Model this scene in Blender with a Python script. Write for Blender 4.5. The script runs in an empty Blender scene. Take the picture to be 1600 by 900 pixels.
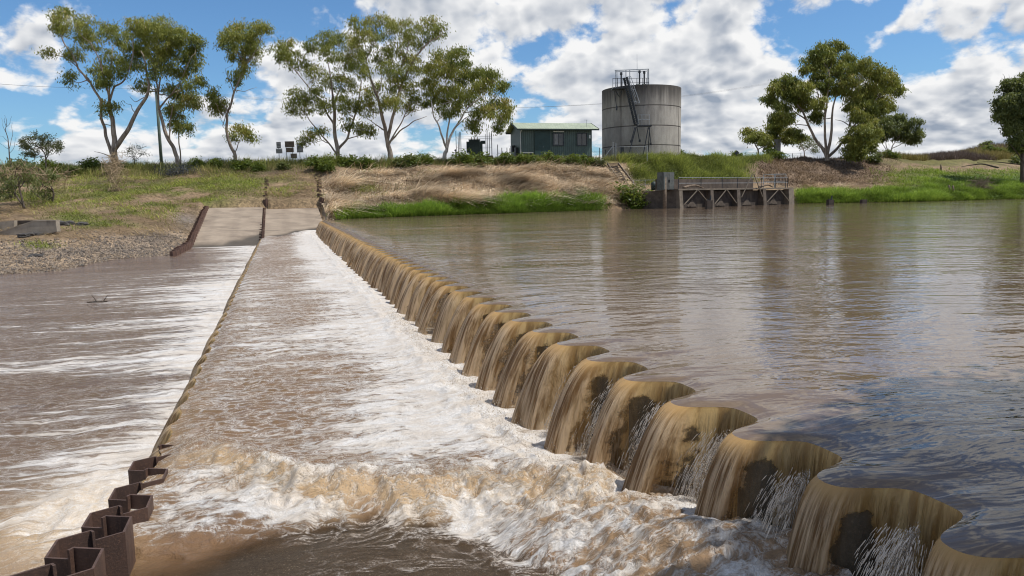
import bpy, math, random
import numpy as np
from mathutils import Vector
rng = np.random.default_rng(11)
random.seed(5)
SC = bpy.context.scene
COL = SC.collection

# ------------------------------------------------------------------ camera frame
FPX = 1150.0
TH = math.atan((450 - 306.7) / FPX); RO = math.radians(1.0)
CAM = np.array([0, 0, 1.5])
Fv = np.array([0, math.cos(TH), -math.sin(TH)])
R0 = np.array([1., 0, 0]); U0 = np.array([0, math.sin(TH), math.cos(TH)])
Rv = R0 * math.cos(RO) - U0 * math.sin(RO)
Uv = U0 * math.cos(RO) + R0 * math.sin(RO)
def ray(u, v): return Fv + Rv * ((u - 800) / FPX) - Uv * ((v - 450) / FPX)
def gz(u, v, z):
    d = ray(u, v); return CAM + d * ((z - 1.5) / d[2])
def gy(u, v, Y):
    d = ray(u, v); return CAM + d * (Y / d[1])
def proj(P):
    q = np.asarray(P) - CAM
    k = q @ Fv
    return 800 + FPX * (q @ Rv) / k, 450 - FPX * (q @ Uv) / k
def hor(u): return 306.7 + math.tan(RO) * (800 - u)
# weir frame: s along the crest (near to far), t downstream
Dv = np.array([-0.29685, 0.95492, 0]); Nv = np.array([-0.95492, -0.29685, 0])
Ov = np.array([3.0336, -0.0505, 0])
def W(s, t, z):
    s = np.asarray(s, float); t = np.asarray(t, float); z = np.asarray(z, float)
    s, t, z = np.broadcast_arrays(s, t, z)
    P = Ov + s[..., None] * Dv + t[..., None] * Nv
    P[..., 2] = z
    return P
def ST(P):
    q = np.asarray(P) - Ov
    return q @ Dv, q @ Nv
def sm(x, a, b):
    x = np.clip((np.asarray(x, float) - a) / (b - a), 0, 1); return x * x * (3 - 2 * x)

# ------------------------------------------------------------------ numpy noise
_perm = rng.permutation(256); _perm = np.concatenate([_perm, _perm])
_g = rng.uniform(-1, 1, 256)
def vnoise(x, y):
    x = np.asarray(x, float); y = np.asarray(y, float)
    xi = np.floor(x).astype(int); yi = np.floor(y).astype(int)
    fx = x - xi; fy = y - yi
    fx = fx * fx * fx * (fx * (fx * 6 - 15) + 10); fy = fy * fy * fy * (fy * (fy * 6 - 15) + 10)
    def h(a, b): return _g[_perm[(_perm[a & 255] + b) & 255]]
    a = h(xi, yi); b = h(xi + 1, yi); c = h(xi, yi + 1); d = h(xi + 1, yi + 1)
    return a + (b - a) * fx + (c - a) * fy + (a - b - c + d) * fx * fy
def fbm(x, y, o=4, g=.5):
    r = 0; a = 1; n = 0
    for i in range(o):
        r = r + a * vnoise(x * 2 ** i + 17.3 * i, y * 2 ** i + 9.1 * i); n += a; a *= g
    return r / n
def ridged(x, y, o=4):
    r = 0; a = 1; n = 0
    for i in range(o):
        r = r + a * (1 - 2 * np.abs(vnoise(x * 2 ** i + 7.7 * i, y * 2 ** i + 3.1 * i))); n += a; a *= .5
    return r / n

# ------------------------------------------------------------------ object helpers
def tag(o, label=None, cat=None, group=None, kind=None):
    if label: o['label'] = label
    if cat: o['category'] = cat
    if group: o['group'] = group
    if kind: o['kind'] = kind
    return o
def thing(name, loc, label, cat, group=None):
    o = bpy.data.objects.new(name, None); COL.objects.link(o)
    o.location = [float(c) for c in loc]; o.empty_display_size = .2
    return tag(o, label, cat, group, 'thing')
def mk(name, V, faces, mat, parent=None, smooth=False, attrs=None, uv=None, origin=None):
    """faces: list of int arrays (n,k); one mesh object, coordinates given in world space"""
    V = np.asarray(V, float).reshape(-1, 3)
    if isinstance(faces, np.ndarray): faces = [faces]
    if parent is not None: org = np.array(parent_loc(parent))
    elif origin is not None: org = np.array(origin, float)
    else: org = np.zeros(3)
    me = bpy.data.meshes.new(name)
    V = V - org
    me.vertices.add(len(V)); me.vertices.foreach_set('co', V.astype(np.float32).ravel())
    faces = [np.asarray(f, int) for f in faces if len(f)]
    loops = np.concatenate([f.ravel() for f in faces]).astype(np.int32)
    tot = np.concatenate([np.full(len(f), f.shape[1], np.int32) for f in faces])
    st = np.concatenate([[0], np.cumsum(tot)[:-1]]).astype(np.int32)
    me.loops.add(len(loops)); me.loops.foreach_set('vertex_index', loops)
    me.polygons.add(len(tot)); me.polygons.foreach_set('loop_start', st)
    try: me.polygons.foreach_set('loop_total', tot)
    except Exception: pass
    me.polygons.foreach_set('use_smooth', np.full(len(tot), bool(smooth)))
    if attrs:
        for k, a in attrs.items():
            a = np.asarray(a, np.float32)
            if a.ndim == 1:
                at = me.attributes.new(k, 'FLOAT', 'POINT'); at.data.foreach_set('value', a)
            else:
                if a.shape[1] == 3: a = np.concatenate([a, np.ones((len(a), 1), np.float32)], 1)
                at = me.attributes.new(k, 'FLOAT_COLOR', 'POINT'); at.data.foreach_set('color', a.ravel())
    if uv is not None:
        l = me.uv_layers.new(name='st'); l.data.foreach_set('uv', np.asarray(uv, np.float32)[loops].ravel())
    me.update(calc_edges=True)
    if mat is not None: me.materials.append(mat)
    o = bpy.data.objects.new(name, me); COL.objects.link(o)
    if parent is not None: o.parent = parent
    else: o.location = [float(c) for c in org]
    return o
def parent_loc(p):
    l = np.array(p.location)
    while p.parent is not None:
        p = p.parent; l = l + np.array(p.location)
    return l
class MB:
    def __init__(s): s.V = []; s.F = {}; s.n = 0
    def add(s, V, F):
        V = np.asarray(V, float)
        for f in F: s.F.setdefault(len(f), []).append([i + s.n for i in f])
        s.V.append(V); s.n += len(V); return s
    def box(s, c, size, ax=None):
        """centre, size, ax = local x direction in plan (2D)"""
        ax = np.array([1, 0]) if ax is None else np.array(ax[:2], float) / np.hypot(ax[0], ax[1])
        X = np.array([ax[0], ax[1], 0]); Y = np.array([-ax[1], ax[0], 0]); Z = np.array([0, 0, 1.])
        h = np.array(size, float) / 2
        V = [np.array(c) + X * h[0] * i + Y * h[1] * j + Z * h[2] * k for k in (-1, 1) for j in (-1, 1) for i in (-1, 1)]
        return s.add(V, [(0, 2, 3, 1), (4, 5, 7, 6), (0, 1, 5, 4), (2, 6, 7, 3), (0, 4, 6, 2), (1, 3, 7, 5)])
    def bar(s, a, b, w, h=None, up=(0, 0, 1)):
        a = np.array(a, float); b = np.array(b, float); h = w if h is None else h
        d = b - a; d /= np.linalg.norm(d)
        x = np.cross(d, up)
        if np.linalg.norm(x) < 1e-3: x = np.cross(d, (1, 0, 0))
        x /= np.linalg.norm(x); y = np.cross(x, d)
        V = [p + x * w / 2 * i + y * h / 2 * j for p in (a, b) for (i, j) in ((-1, -1), (1, -1), (1, 1), (-1, 1))]
        return s.add(V, [(0, 3, 2, 1), (4, 5, 6, 7), (0, 1, 5, 4), (1, 2, 6, 5), (2, 3, 7, 6), (3, 0, 4, 7)])
    def tube(s, pts, rad, n=7, cap=True):
        pts = np.asarray(pts, float); m = len(pts)
        rad = np.broadcast_to(np.asarray(rad, float), (m,))
        T = np.gradient(pts, axis=0); T /= np.linalg.norm(T, axis=1)[:, None] + 1e-9
        ref = np.array([1, 0, 0.]) if abs(T[0][0]) < .8 else np.array([0, 1., 0])
        a = np.arange(n) * 2 * math.pi / n
        V = []
        x = np.cross(T[0], ref); x /= np.linalg.norm(x)
        for i in range(m):
            x = x - T[i] * (x @ T[i]); x /= np.linalg.norm(x) + 1e-9
            y = np.cross(T[i], x)
            V.append(pts[i] + rad[i] * (np.cos(a)[:, None] * x + np.sin(a)[:, None] * y))
        F = [(i * n + j, i * n + (j + 1) % n, (i + 1) * n + (j + 1) % n, (i + 1) * n + j) for i in range(m - 1) for j in range(n)]
        if cap: F += [tuple(range(n - 1, -1, -1)), tuple((m - 1) * n + j for j in range(n))]
        return s.add(np.concatenate(V), F)
    def prism(s, poly, d):
        """poly: list of 3D points, extruded by vector d"""
        P = np.asarray(poly, float); n = len(P); d = np.array(d, float)
        F = [tuple(range(n - 1, -1, -1)), tuple(n + i for i in range(n))] + [(i, (i + 1) % n, n + (i + 1) % n, n + i) for i in range(n)]
        return s.add(np.concatenate([P, P + d]), F)
    def build(s, name, mat, parent=None, smooth=False, origin=None):
        return mk(name, np.concatenate(s.V), [np.array(f) for f in s.F.values()], mat, parent, smooth, origin=origin)
def copy_tree(o, parent=None):
    c = o.copy(); COL.objects.link(c)
    if parent is not None: c.parent = parent
    for ch in list(o.children): copy_tree(ch, c)
    return c

# ------------------------------------------------------------------ materials
class NT:
    def __init__(s, name):
        s.m = bpy.data.materials.new(name); s.m.use_nodes = True
        s.t = s.m.node_tree; s.t.nodes.clear()
        s.out = s.t.nodes.new('ShaderNodeOutputMaterial')
    def n(s, typ, props=None, **inp):
        nd = s.t.nodes.new('ShaderNode' + typ)
        for k, v in (props or {}).items(): setattr(nd, k, v)
        for k, v in inp.items():
            k = k.replace('_', ' ')
            sock = nd.inputs[int(k[1:])] if k[0] == 'i' and k[1:].isdigit() else nd.inputs[k]
            s.set(sock, v)
        return nd
    def set(s, sock, v):
        if isinstance(v, bpy.types.NodeSocket): s.t.links.new(v, sock)
        elif isinstance(v, bpy.types.Node): s.t.links.new(v.outputs[0], sock)
        elif isinstance(v, tuple) and len(v) == 3 and sock.type == 'RGBA': sock.default_value = (*v, 1)
        else: sock.default_value = v
    def math(s, op, a, b=0., c=None, clamp=False):
        kw = dict(i0=a, i1=b)
        if c is not None: kw['i2'] = c
        return s.n('Math', {'operation': op, 'use_clamp': clamp}, **kw).outputs[0]
    def mix(s, f, a, b, mode='MIX'):
        nd = s.t.nodes.new('ShaderNodeMix'); nd.data_type = 'RGBA'; nd.blend_type = mode
        s.set(nd.inputs[0], f); s.set(nd.inputs[6], a); s.set(nd.inputs[7], b)
        return nd.outputs[2]
    def rng(s, v, a, b, c=0., d=1., smooth=True):
        nd = s.n('MapRange', {'interpolation_type': 'SMOOTHSTEP' if smooth else 'LINEAR'})
        s.set(nd.inputs[0], v)
        for i, x in enumerate((a, b, c, d)): s.set(nd.inputs[i + 1], x)
        return nd.outputs[0]
    def noise(s, vec, scale, detail=4, rough=.55, dist=0., dim='3D'):
        nd = s.n('TexNoise', {'noise_dimensions': dim}, Scale=scale, Detail=float(detail), Roughness=rough, Distortion=dist)
        if vec is not None: s.set(nd.inputs['Vector'], vec)
        return nd.outputs[0]
    def mapv(s, vec, scale=(1, 1, 1), rot=(0, 0, 0), loc=(0, 0, 0)):
        nd = s.n('Mapping'); s.set(nd.inputs['Vector'], vec)
        nd.inputs['Scale'].default_value = scale; nd.inputs['Rotation'].default_value = rot; nd.inputs['Location'].default_value = loc
        return nd.outputs[0]
    def geo(s): return s.n('NewGeometry').outputs['Position']
    def objc(s): return s.n('TexCoord').outputs['Object']
    def attr(s, name, out=2): return s.n('Attribute', {'attribute_name': name}).outputs[out]
    def bump(s, h, strength=.5, dist=.05, normal=None):
        nd = s.n('Bump', None, Height=h, Strength=strength, Distance=dist)
        if normal is not None: s.set(nd.inputs['Normal'], normal)
        return nd.outputs[0]
    def pbr(s, col, rough=.6, normal=None, metal=0., spec=.5, **kw):
        nd = s.n('BsdfPrincipled')
        s.set(nd.inputs['Base Color'], col); s.set(nd.inputs['Roughness'], rough); s.set(nd.inputs['Metallic'], metal)
        s.set(nd.inputs['Specular IOR Level'], spec)
        if normal is not None: s.set(nd.inputs['Normal'], normal)
        for k, v in kw.items(): s.set(nd.inputs[k.replace('_', ' ')], v)
        return nd.outputs[0]
    def done(s, sh):
        s.t.links.new(sh, s.out.inputs['Surface']); return s.m

def mat_plain(name, c1, c2=None, rough=.6, scale=3., metal=0., bump=.15, dist=.02, detail=6, spec=.4, stain=None, sscale=.6):
    b = NT(name); p = b.objc(); c2 = c2 or tuple(x * .6 for x in c1)
    n = b.noise(p, scale, detail, .6)
    col = b.mix(b.rng(n, .3, .7), c1, c2)
    if stain:
        n2 = b.noise(b.mapv(p, (1, 1, .25)), sscale, 6, .65)
        col = b.mix(b.rng(n2, .52, .72), col, stain)
    fine = b.noise(p, scale * 9, 3, .6)
    return b.done(b.pbr(col, b.rng(n, .2, .8, rough - .1, min(1, rough + .12)), b.bump(fine, bump, dist), metal, spec))

ROT_ST = (0, 0, 0)
def mat_pond():
    b = NT('muddy_pond_water'); P = b.geo()
    # st-aligned ripple coordinates
    q = b.mapv(P, (1, 1, 1), (0, 0, math.radians(-8)))
    warp = b.n('VectorMath', {'operation': 'MULTIPLY_ADD'})
    nz = b.n('TexNoise', None, Scale=.35, Detail=2.); b.set(nz.inputs['Vector'], P)
    b.set(warp.inputs[0], nz.outputs[1]); warp.inputs[1].default_value = (1.2, 1.2, 0); b.set(warp.inputs[2], q)
    qv = warp.outputs[0]
    n1 = b.noise(b.mapv(qv, (.55, 1.5, 1)), 1.0, 3, .5, .4)
    n2 = b.noise(b.mapv(qv, (1.7, 4.2, 1), (0, 0, .25)), 1.0, 3, .55, .3)
    n3 = b.noise(b.mapv(qv, (5, 9, 1), (0, 0, -.2)), 1.0, 2, .5)
    calm = b.rng(b.noise(b.mapv(P, (.12, .25, 1)), 1., 2, .5), .35, .65, .55, 1.15)
    h = b.math('ADD', b.math('MULTIPLY', n1, .034), b.math('ADD', b.math('MULTIPLY', n2, .020), b.math('MULTIPLY', n3, .0038)))
    h = b.math('MULTIPLY', h, calm)
    nrm = b.bump(h, 1.0, 1.0)
    v = b.noise(P, .15, 3, .5)
    col = b.mix(v, (.122, .086, .058), (.168, .120, .080))
    return b.done(b.pbr(col, .045, nrm, 0, .5, IOR=1.333))
def mat_foam(name, brown=(.16, .092, .045), gold=(.45, .315, .18), sscale=(1, 1), lace=1.0, white=(.80, .785, .76), wave=.02):
    b = NT(name)
    uv = b.n('UVMap', {'uv_map': 'st'}).outputs[0]
    foam = b.attr('foam'); gd = b.attr('gold')
    w = b.n('TexNoise', None, Scale=1.3, Detail=3.); b.set(w.inputs['Vector'], uv)
    wa = b.n('VectorMath', {'operation': 'MULTIPLY_ADD'}); b.set(wa.inputs[0], w.outputs[1]); wa.inputs[1].default_value = (.5, .5, 0); b.set(wa.inputs[2], uv)
    q = wa.outputs[0]
    n1 = b.noise(b.mapv(q, (2.6 * sscale[0], .75 * sscale[1], 1)), 1., 9, .66, .5)
    n2 = b.noise(b.mapv(q, (11 * sscale[0], 6 * sscale[1], 1)), 1., 6, .7, .6)
    vo = b.n('TexVoronoi', {'feature': 'DISTANCE_TO_EDGE'}, Scale=1.); b.set(vo.inputs['Vector'], b.mapv(q, (9, 5, 1)))
    val = b.math('ADD', b.math('MULTIPLY', b.math('SUBTRACT', n1, .5), 2.7), b.math('MULTIPLY', b.math('SUBTRACT', n2, .5), 2.5))
    val = b.math('ADD', val, b.math('SUBTRACT', b.math('MULTIPLY', foam, 2.0), 1.0))
    m1 = b.rng(val, -.05, .6)
    la = b.math('MULTIPLY', b.rng(vo.outputs[0], .0, .2, 1., 0.), b.rng(val, -1.0, -.1))
    sp = b.noise(b.mapv(q, (60, 45, 1)), 1., 2, .6)
    m2 = b.math('MULTIPLY', b.math('MULTIPLY', la, b.rng(sp, .35, .6)), .75 * lace)
    mask = b.math('MAXIMUM', m1, m2)
    mask = b.math('MULTIPLY', mask, b.rng(foam, 0.02, .14))
    var = b.noise(uv, 1.6, 4, .6)
    base = b.mix(var, brown, tuple(c * 1.35 for c in brown))
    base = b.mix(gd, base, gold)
    thick = b.rng(b.noise(b.mapv(q, (22, 16, 1)), 1., 5, .7), .25, .75)
    mott = b.noise(b.mapv(q, (3.6 * sscale[0], 2.0 * sscale[1], 1)), 1., 7, .68, .5)
    wcol = b.mix(thick, b.mix(gd, tuple(c * .74 for c in white), (.60, .47, .31)), white)
    gr = b.noise(b.mapv(q, (95, 80, 1)), 1., 3, .7)
    wcol = b.mix(b.rng(gr, .42, .60, .45, 0.), wcol, (.42, .36, .29))
    wcol = b.mix(b.rng(mott, .40, .60, .50, 0.), wcol, (.50, .41, .31))
    col = b.mix(mask, base, wcol)
    hb = b.math('ADD', b.math('MULTIPLY', n2, .05), b.math('MULTIPLY', b.noise(b.mapv(q, (34, 26, 1)), 1., 5, .7), .022))
    hb = b.math('ADD', hb, b.math('MULTIPLY', mask, .012))
    hb = b.math('ADD', hb, b.math('MULTIPLY', n1, wave * 2))
    sh = b.pbr(col, b.rng(mask, 0, 1, .07, .5, False), b.bump(hb, .8, 1.), 0, .5, IOR=1.333)
    clear = b.math('MULTIPLY', b.attr('clear'), b.math('SUBTRACT', 1., mask))
    return b.done(b.n('MixShader', None, i0=clear, i1=sh, i2=b.n('BsdfTransparent', None, Color=b.mix(b.attr('clear'), (.70, .55, .38), (1., 1., 1.))).outputs[0]).outputs[0])
def mat_nappe(name='falling_muddy_water'):
    b = NT(name)
    uv = b.n('UVMap', {'uv_map': 'st'}).outputs[0]
    fall = b.attr('fall'); thin = b.attr('thin')
    st1 = b.noise(b.mapv(uv, (24, 1.0, 1)), 1., 5, .62, .35)
    st2 = b.noise(b.mapv(uv, (80, 1.6, 1)), 1., 4, .65, .2)
    st = b.math('ADD', b.math('MULTIPLY', st1, .5), b.math('MULTIPLY', st2, .5))
    gold = (.62, .40, .17)  # sun glow through the lip painted into gold; sheet tones brightened with it
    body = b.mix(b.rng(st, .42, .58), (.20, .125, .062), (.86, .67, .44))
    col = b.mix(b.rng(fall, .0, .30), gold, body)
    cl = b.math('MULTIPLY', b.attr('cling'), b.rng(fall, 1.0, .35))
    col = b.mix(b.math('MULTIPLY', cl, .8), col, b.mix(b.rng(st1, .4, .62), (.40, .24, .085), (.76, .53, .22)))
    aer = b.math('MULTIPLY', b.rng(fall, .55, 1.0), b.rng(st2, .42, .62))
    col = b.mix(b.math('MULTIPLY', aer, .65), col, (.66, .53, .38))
    hb = b.math('ADD', b.math('MULTIPLY', st1, .055), b.math('MULTIPLY', st2, .022))
    hb = b.math('MULTIPLY', hb, b.rng(fall, .0, .35, .12, 1.))
    nrm = b.bump(hb, 1., 1.)
    p = b.pbr(col, b.rng(fall, 0, .8, .05, .18), nrm, 0, .5, IOR=1.333)
    tr = b.n('BsdfTranslucent', None, Color=b.mix(.5, col, (.85, .50, .16)), Normal=nrm).outputs[0]
    ms = b.n('MixShader', None, i0=.45, i1=p, i2=tr).outputs[0]
    tp = b.n('BsdfTransparent', None, Color=(.93, .90, .85)).outputs[0]
    fil = b.math('MULTIPLY', b.math('MULTIPLY', fall, fall), b.rng(b.math('ADD', b.math('MULTIPLY', st1, .5), b.math('MULTIPLY', st2, .5)), .56, .40))
    thin = b.math('ADD', thin, b.math('MULTIPLY', fil, .62))
    hole = b.rng(b.math('ADD', thin, b.math('MULTIPLY', b.math('SUBTRACT', b.noise(b.mapv(uv, (15, 4, 1)), 1., 6, .68), .5), 1.7)), .40, .66)
    return b.done(b.n('MixShader', None, i0=b.math('MULTIPLY', hole, .9), i1=ms, i2=tp).outputs[0])
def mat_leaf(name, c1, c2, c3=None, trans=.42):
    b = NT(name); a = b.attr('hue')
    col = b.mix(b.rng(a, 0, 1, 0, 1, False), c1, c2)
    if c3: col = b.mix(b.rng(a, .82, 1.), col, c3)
    p = b.pbr(col, .5, None, 0, .35)
    t = b.n('BsdfTranslucent', None, Color=b.mix(.4, col, (.22, .24, .03))).outputs[0]
    return b.done(b.n('MixShader', None, i0=trans, i1=p, i2=t).outputs[0])
def mat_attrcol(name, rough=.85, scale=6., amt=.5, bump=.6, bdist=.05, trans=0.):
    b = NT(name); c = b.attr('col', 0); P = b.geo()
    n = b.noise(P, scale, 6, .68); n2 = b.noise(P, scale * .18, 4, .6)
    col = b.mix(amt, c, b.mix(b.rng(n, .3, .7), (.05, .04, .03), (1., .95, .88)), 'OVERLAY')
    col = b.mix(b.rng(n2, .35, .7, 0, .3), col, (.06, .045, .03))
    p = b.pbr(col, rough, b.bump(n, bump, bdist), 0, .2)
    return b.done(p)
def mat_blade(name, trans=.3):
    b = NT(name); c = b.attr('col', 0)
    p = b.pbr(c, .6, None, 0, .25)
    t = b.n('BsdfTranslucent', None, Color=c).outputs[0]
    return b.done(b.n('MixShader', None, i0=trans, i1=p, i2=t).outputs[0])

def mat_bark(name, c1=(.34, .28, .22), c2=(.16, .12, .09), c3=(.50, .46, .40)):
    b = NT(name); P = b.objc()
    n = b.noise(b.mapv(P, (3, 3, .5)), 1., 5, .65); n2 = b.noise(b.mapv(P, (9, 9, 1.2)), 1., 5, .65)
    col = b.mix(b.rng(n, .35, .65), c1, c2); col = b.mix(b.rng(n2, .5, .7, 0, .7), col, c3)
    return b.done(b.pbr(col, .8, b.bump(n2, .5, .05), 0, .2))
def mat_wetconcrete():
    b = NT('ramp_concrete'); P = b.geo(); wet = b.attr('wet')
    n = b.noise(P, .8, 6, .6); f = b.noise(P, 38, 4, .7); g = b.noise(P, 150, 2, .6)
    brush = b.noise(b.mapv(P, (.8, 9, 1), (0, 0, -.3)), 1., 4, .6)
    dry = b.mix(b.rng(n, .3, .7), (.34, .275, .205), (.245, .195, .145))
    mud = b.noise(b.mapv(P, (.35, .9, 1), (0, 0, -.3)), 1., 7, .7, .4)
    dry = b.mix(b.rng(mud, .5, .64, 0, .7), dry, (.15, .115, .085))
    dry = b.mix(b.rng(f, .5, .75, 0, .35), dry, (.12, .095, .07))
    def along(v):
        d = b.n('VectorMath', {'operation': 'DOT_PRODUCT'}); b.set(d.inputs[0], P); d.inputs[1].default_value = tuple(v); return d.outputs['Value']
    jt = b.rng(b.math('PINGPONG', b.math('ADD', along(Dv), .7), 2.3), .0, .06, 1., 0.)
    tyre = b.math('MULTIPLY', b.rng(b.math('PINGPONG', b.math('ADD', along(Nv), .35), .86), .10, .42, 1., 0.), b.rng(brush, .35, .65))
    dry = b.mix(b.math('MULTIPLY', tyre, .35), dry, (.13, .10, .075)); dry = b.mix(b.math('MULTIPLY', jt, .75), dry, (.06, .05, .04))
    dry = b.mix(b.rng(brush, .45, .75, 0, .45), dry, (.24, .18, .13))
    wetc = b.mix(b.rng(f, .35, .65), (.018, .015, .010), (.052, .042, .028))
    wetc = b.mix(b.rng(g, .60, .70), wetc, (.12, .10, .075))
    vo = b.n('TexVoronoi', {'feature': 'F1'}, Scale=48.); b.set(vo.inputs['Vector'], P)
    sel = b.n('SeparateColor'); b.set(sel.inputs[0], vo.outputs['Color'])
    glint_speck = b.math('MULTIPLY', b.rng(vo.outputs['Distance'], .16, .34, 1., 0.), b.rng(sel.outputs[0], .55, .8))  # pale aggregate specks, also painted in for glints on the wet surface
    wetc = b.mix(b.math('MULTIPLY', glint_speck, .75), wetc, (.26, .23, .175))
    col = b.mix(wet, dry, wetc)
    nr = b.bump(b.math('ADD', b.math('MULTIPLY', f, .014), b.math('MULTIPLY', g, .008)), 1., 1.)
    return b.done(b.pbr(col, b.rng(wet, 0, 1, .85, .42), nr, 0, b.rng(wet, 0, 1, .4, .22)))
def mat_cladding(name, c, axis, period=.2):
    b = NT(name); P = b.objc()
    d = b.n('VectorMath', {'operation': 'DOT_PRODUCT'}); b.set(d.inputs[0], P); d.inputs[1].default_value = (axis[0], axis[1], 0)
    w = b.math('PINGPONG', d.outputs['Value'], period / 2)
    rib = b.rng(w, period * .33, period * .46)
    n = b.noise(P, 1.2, 4, .6)
    col = b.mix(b.rng(n, .3, .7), c, tuple(x * .75 for x in c))
    col = b.mix(b.math('MULTIPLY', b.rng(w, period * .28, period * .34), b.rng(w, period * .46, period * .38)), col, tuple(x * .55 for x in c))
    return b.done(b.pbr(col, .5, b.bump(rib, .8, .04), 0, .4))
def mat_rust(name, c1, c2, c3):
    b = NT(name); P = b.objc()
    n = b.noise(b.mapv(P, (1, 1, .5)), 5, 8, .7); n2 = b.noise(P, 60, 4, .7)
    col = b.mix(b.rng(n, .35, .65), c1, c2); col = b.mix(b.rng(n2, .5, .75, 0, .6), col, c3)
    return b.done(b.pbr(col, b.rng(n, .2, .8, .45, .8), b.bump(n2, .35, .01), .15, .4))
def mat_tank():
    b = NT('stained_tank_concrete'); P = b.objc()
    sep = b.n('SeparateXYZ'); b.set(sep.inputs[0], P); z = sep.outputs[2]
    n = b.noise(b.mapv(P, (1, 1, .35)), .9, 8, .65); n2 = b.noise(b.mapv(P, (2.5, 2.5, .12)), 1., 6, .7); f = b.noise(P, 12, 5, .7)
    col = b.mix(b.rng(n, .3, .7), (.43, .40, .35), (.27, .25, .22))
    col = b.mix(b.rng(f, .45, .75, 0, .35), col, (.18, .165, .145))
    # dark run-off stains from the rim
    top = b.rng(b.math('ADD', z, b.math('MULTIPLY', b.math('SUBTRACT', n2, .5), 4.2)), 6.4, 9.6)
    col = b.mix(b.math('MULTIPLY', top, .88), col, (.055, .05, .045))
    lines = None
    for zz in (2.15, 4.6, 7.1):
        l = b.rng(b.math('ABSOLUTE', b.math('SUBTRACT', z, zz)), .03, .10, 1., 0.)
        lines = l if lines is None else b.math('MAXIMUM', lines, l)
        band = b.math('MULTIPLY', b.rng(b.math('SUBTRACT', zz, z), 0., .9, .30, 0.), b.rng(b.math('SUBTRACT', zz, z), -.02, 0.02))
        col = b.mix(b.math('MULTIPLY', band, b.rng(n2, .4, .65)), col, (.12, .105, .09))
    col = b.mix(b.math('MULTIPLY', lines, .8), col, (.07, .06, .055))
    nr = b.bump(b.math('SUBTRACT', b.math('MULTIPLY', f, .25), lines), .5, .04)
    return b.done(b.pbr(col, .85, nr, 0, .25))

M = {}
M['pond'] = mat_pond()
M['apron'] = mat_foam('foaming_apron_water', sscale=(1.3, 1.2))
M['tail'] = mat_foam('streaky_tail_water', brown=(.105, .064, .038), sscale=(.75, .30), lace=.5)
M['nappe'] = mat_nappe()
M['steel_wet'] = mat_rust('wet_dark_steel', (.13, .125, .115), (.07, .068, .062), (.22, .205, .18))
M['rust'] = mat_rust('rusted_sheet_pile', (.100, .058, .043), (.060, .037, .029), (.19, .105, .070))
M['rust_far'] = mat_rust('lighter_rusted_pile', (.15, .085, .062), (.09, .052, .04), (.2, .12, .09))  # lighter rust tone for the far left pile row
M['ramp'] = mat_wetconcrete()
M['ground'] = mat_attrcol('bank_ground', scale=5., amt=.55, bump=.9, bdist=.12)
M['blade'] = mat_blade('grass_blades')
M['drop'] = mat_plain('water_droplets', (.62, .54, .44), (.42, .34, .25), .06, spec=.8)
M['euc'] = mat_leaf('eucalypt_leaves', (.105, .145, .030), (.35, .35, .075), (.42, .33, .10))
M['euc_dark'] = mat_leaf('dark_leaves', (.075, .105, .036), (.19, .215, .07))
M['shrub'] = mat_leaf('shrub_leaves', (.045, .080, .012), (.15, .20, .032))
M['acacia'] = mat_leaf('feathery_leaves', (.045, .058, .030), (.085, .095, .045))
M['bark'] = mat_bark('pale_eucalypt_bark')
M['bark_dark'] = mat_bark('dark_bark', (.12, .095, .075), (.06, .048, .04), (.2, .17, .14))
M['bark_white'] = mat_bark('white_bark', (.52, .48, .43), (.30, .26, .22), (.6, .57, .52))
M['tank'] = mat_tank()
M['conc'] = mat_plain('weathered_concrete', (.125, .100, .078), (.075, .060, .047), .85, 2., stain=(.07, .06, .05))
M['conc_mid'] = mat_plain('culvert_concrete', (.36, .31, .245), (.25, .215, .17), .85, 2., stain=(.08, .068, .055))  # lighter base tone for the culvert walls
M['conc_light'] = mat_plain('pale_concrete_edge', (.205, .17, .13), (.13, .108, .083), .85, 2., stain=(.12, .10, .08))
M['conc_dark'] = mat_plain('dark_concrete', (.065, .05, .04), (.035, .028, .023), .8, 2., stain=(.10, .08, .06))  # darker concrete for dock back wall, shed footing, tank joints and stumps
M['galv'] = mat_plain('galvanised_steel', (.42, .44, .45), (.30, .32, .33), .4, 6., .6)
M['dark_steel'] = mat_plain('dark_grey_steel', (.055, .06, .065), (.03, .034, .038), .5, 6., .4)
M['timber'] = mat_plain('weathered_timber', (.20, .15, .105), (.11, .08, .058), .85, 5.)
M['sign_back'] = mat_plain('sign_back_metal', (.25, .245, .235), (.19, .185, .18), .55, 4., .3)
M['sign_brown'] = mat_plain('sign_back_brown', (.19, .145, .105), (.14, .10, .075), .65, 4.)
M['pole'] = mat_plain('treated_pole', (.13, .17, .14), (.09, .12, .10), .85, 3.)
M['rock'] = mat_plain('grey_rock', (.10, .092, .085), (.05, .046, .042), .85, 4., bump=.6, dist=.1)
M['glass'] = mat_plain('window_glass', (.03, .034, .036), (.05, .05, .05), .06, 2., spec=.7, bump=.02)
M['grn_dark'] = mat_plain('dark_green_paint', (.018, .035, .03), (.012, .024, .022), .5, 4.)
M['white'] = mat_plain('off_white_paint', (.62, .62, .58), (.5, .5, .46), .5, 4.)
M['straw'] = mat_plain('dead_straw', (.42, .32, .20), (.25, .185, .11), .9, 6.)
M['wire'] = mat_plain('wire', (.10, .10, .11), None, .5, 4.)

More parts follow.
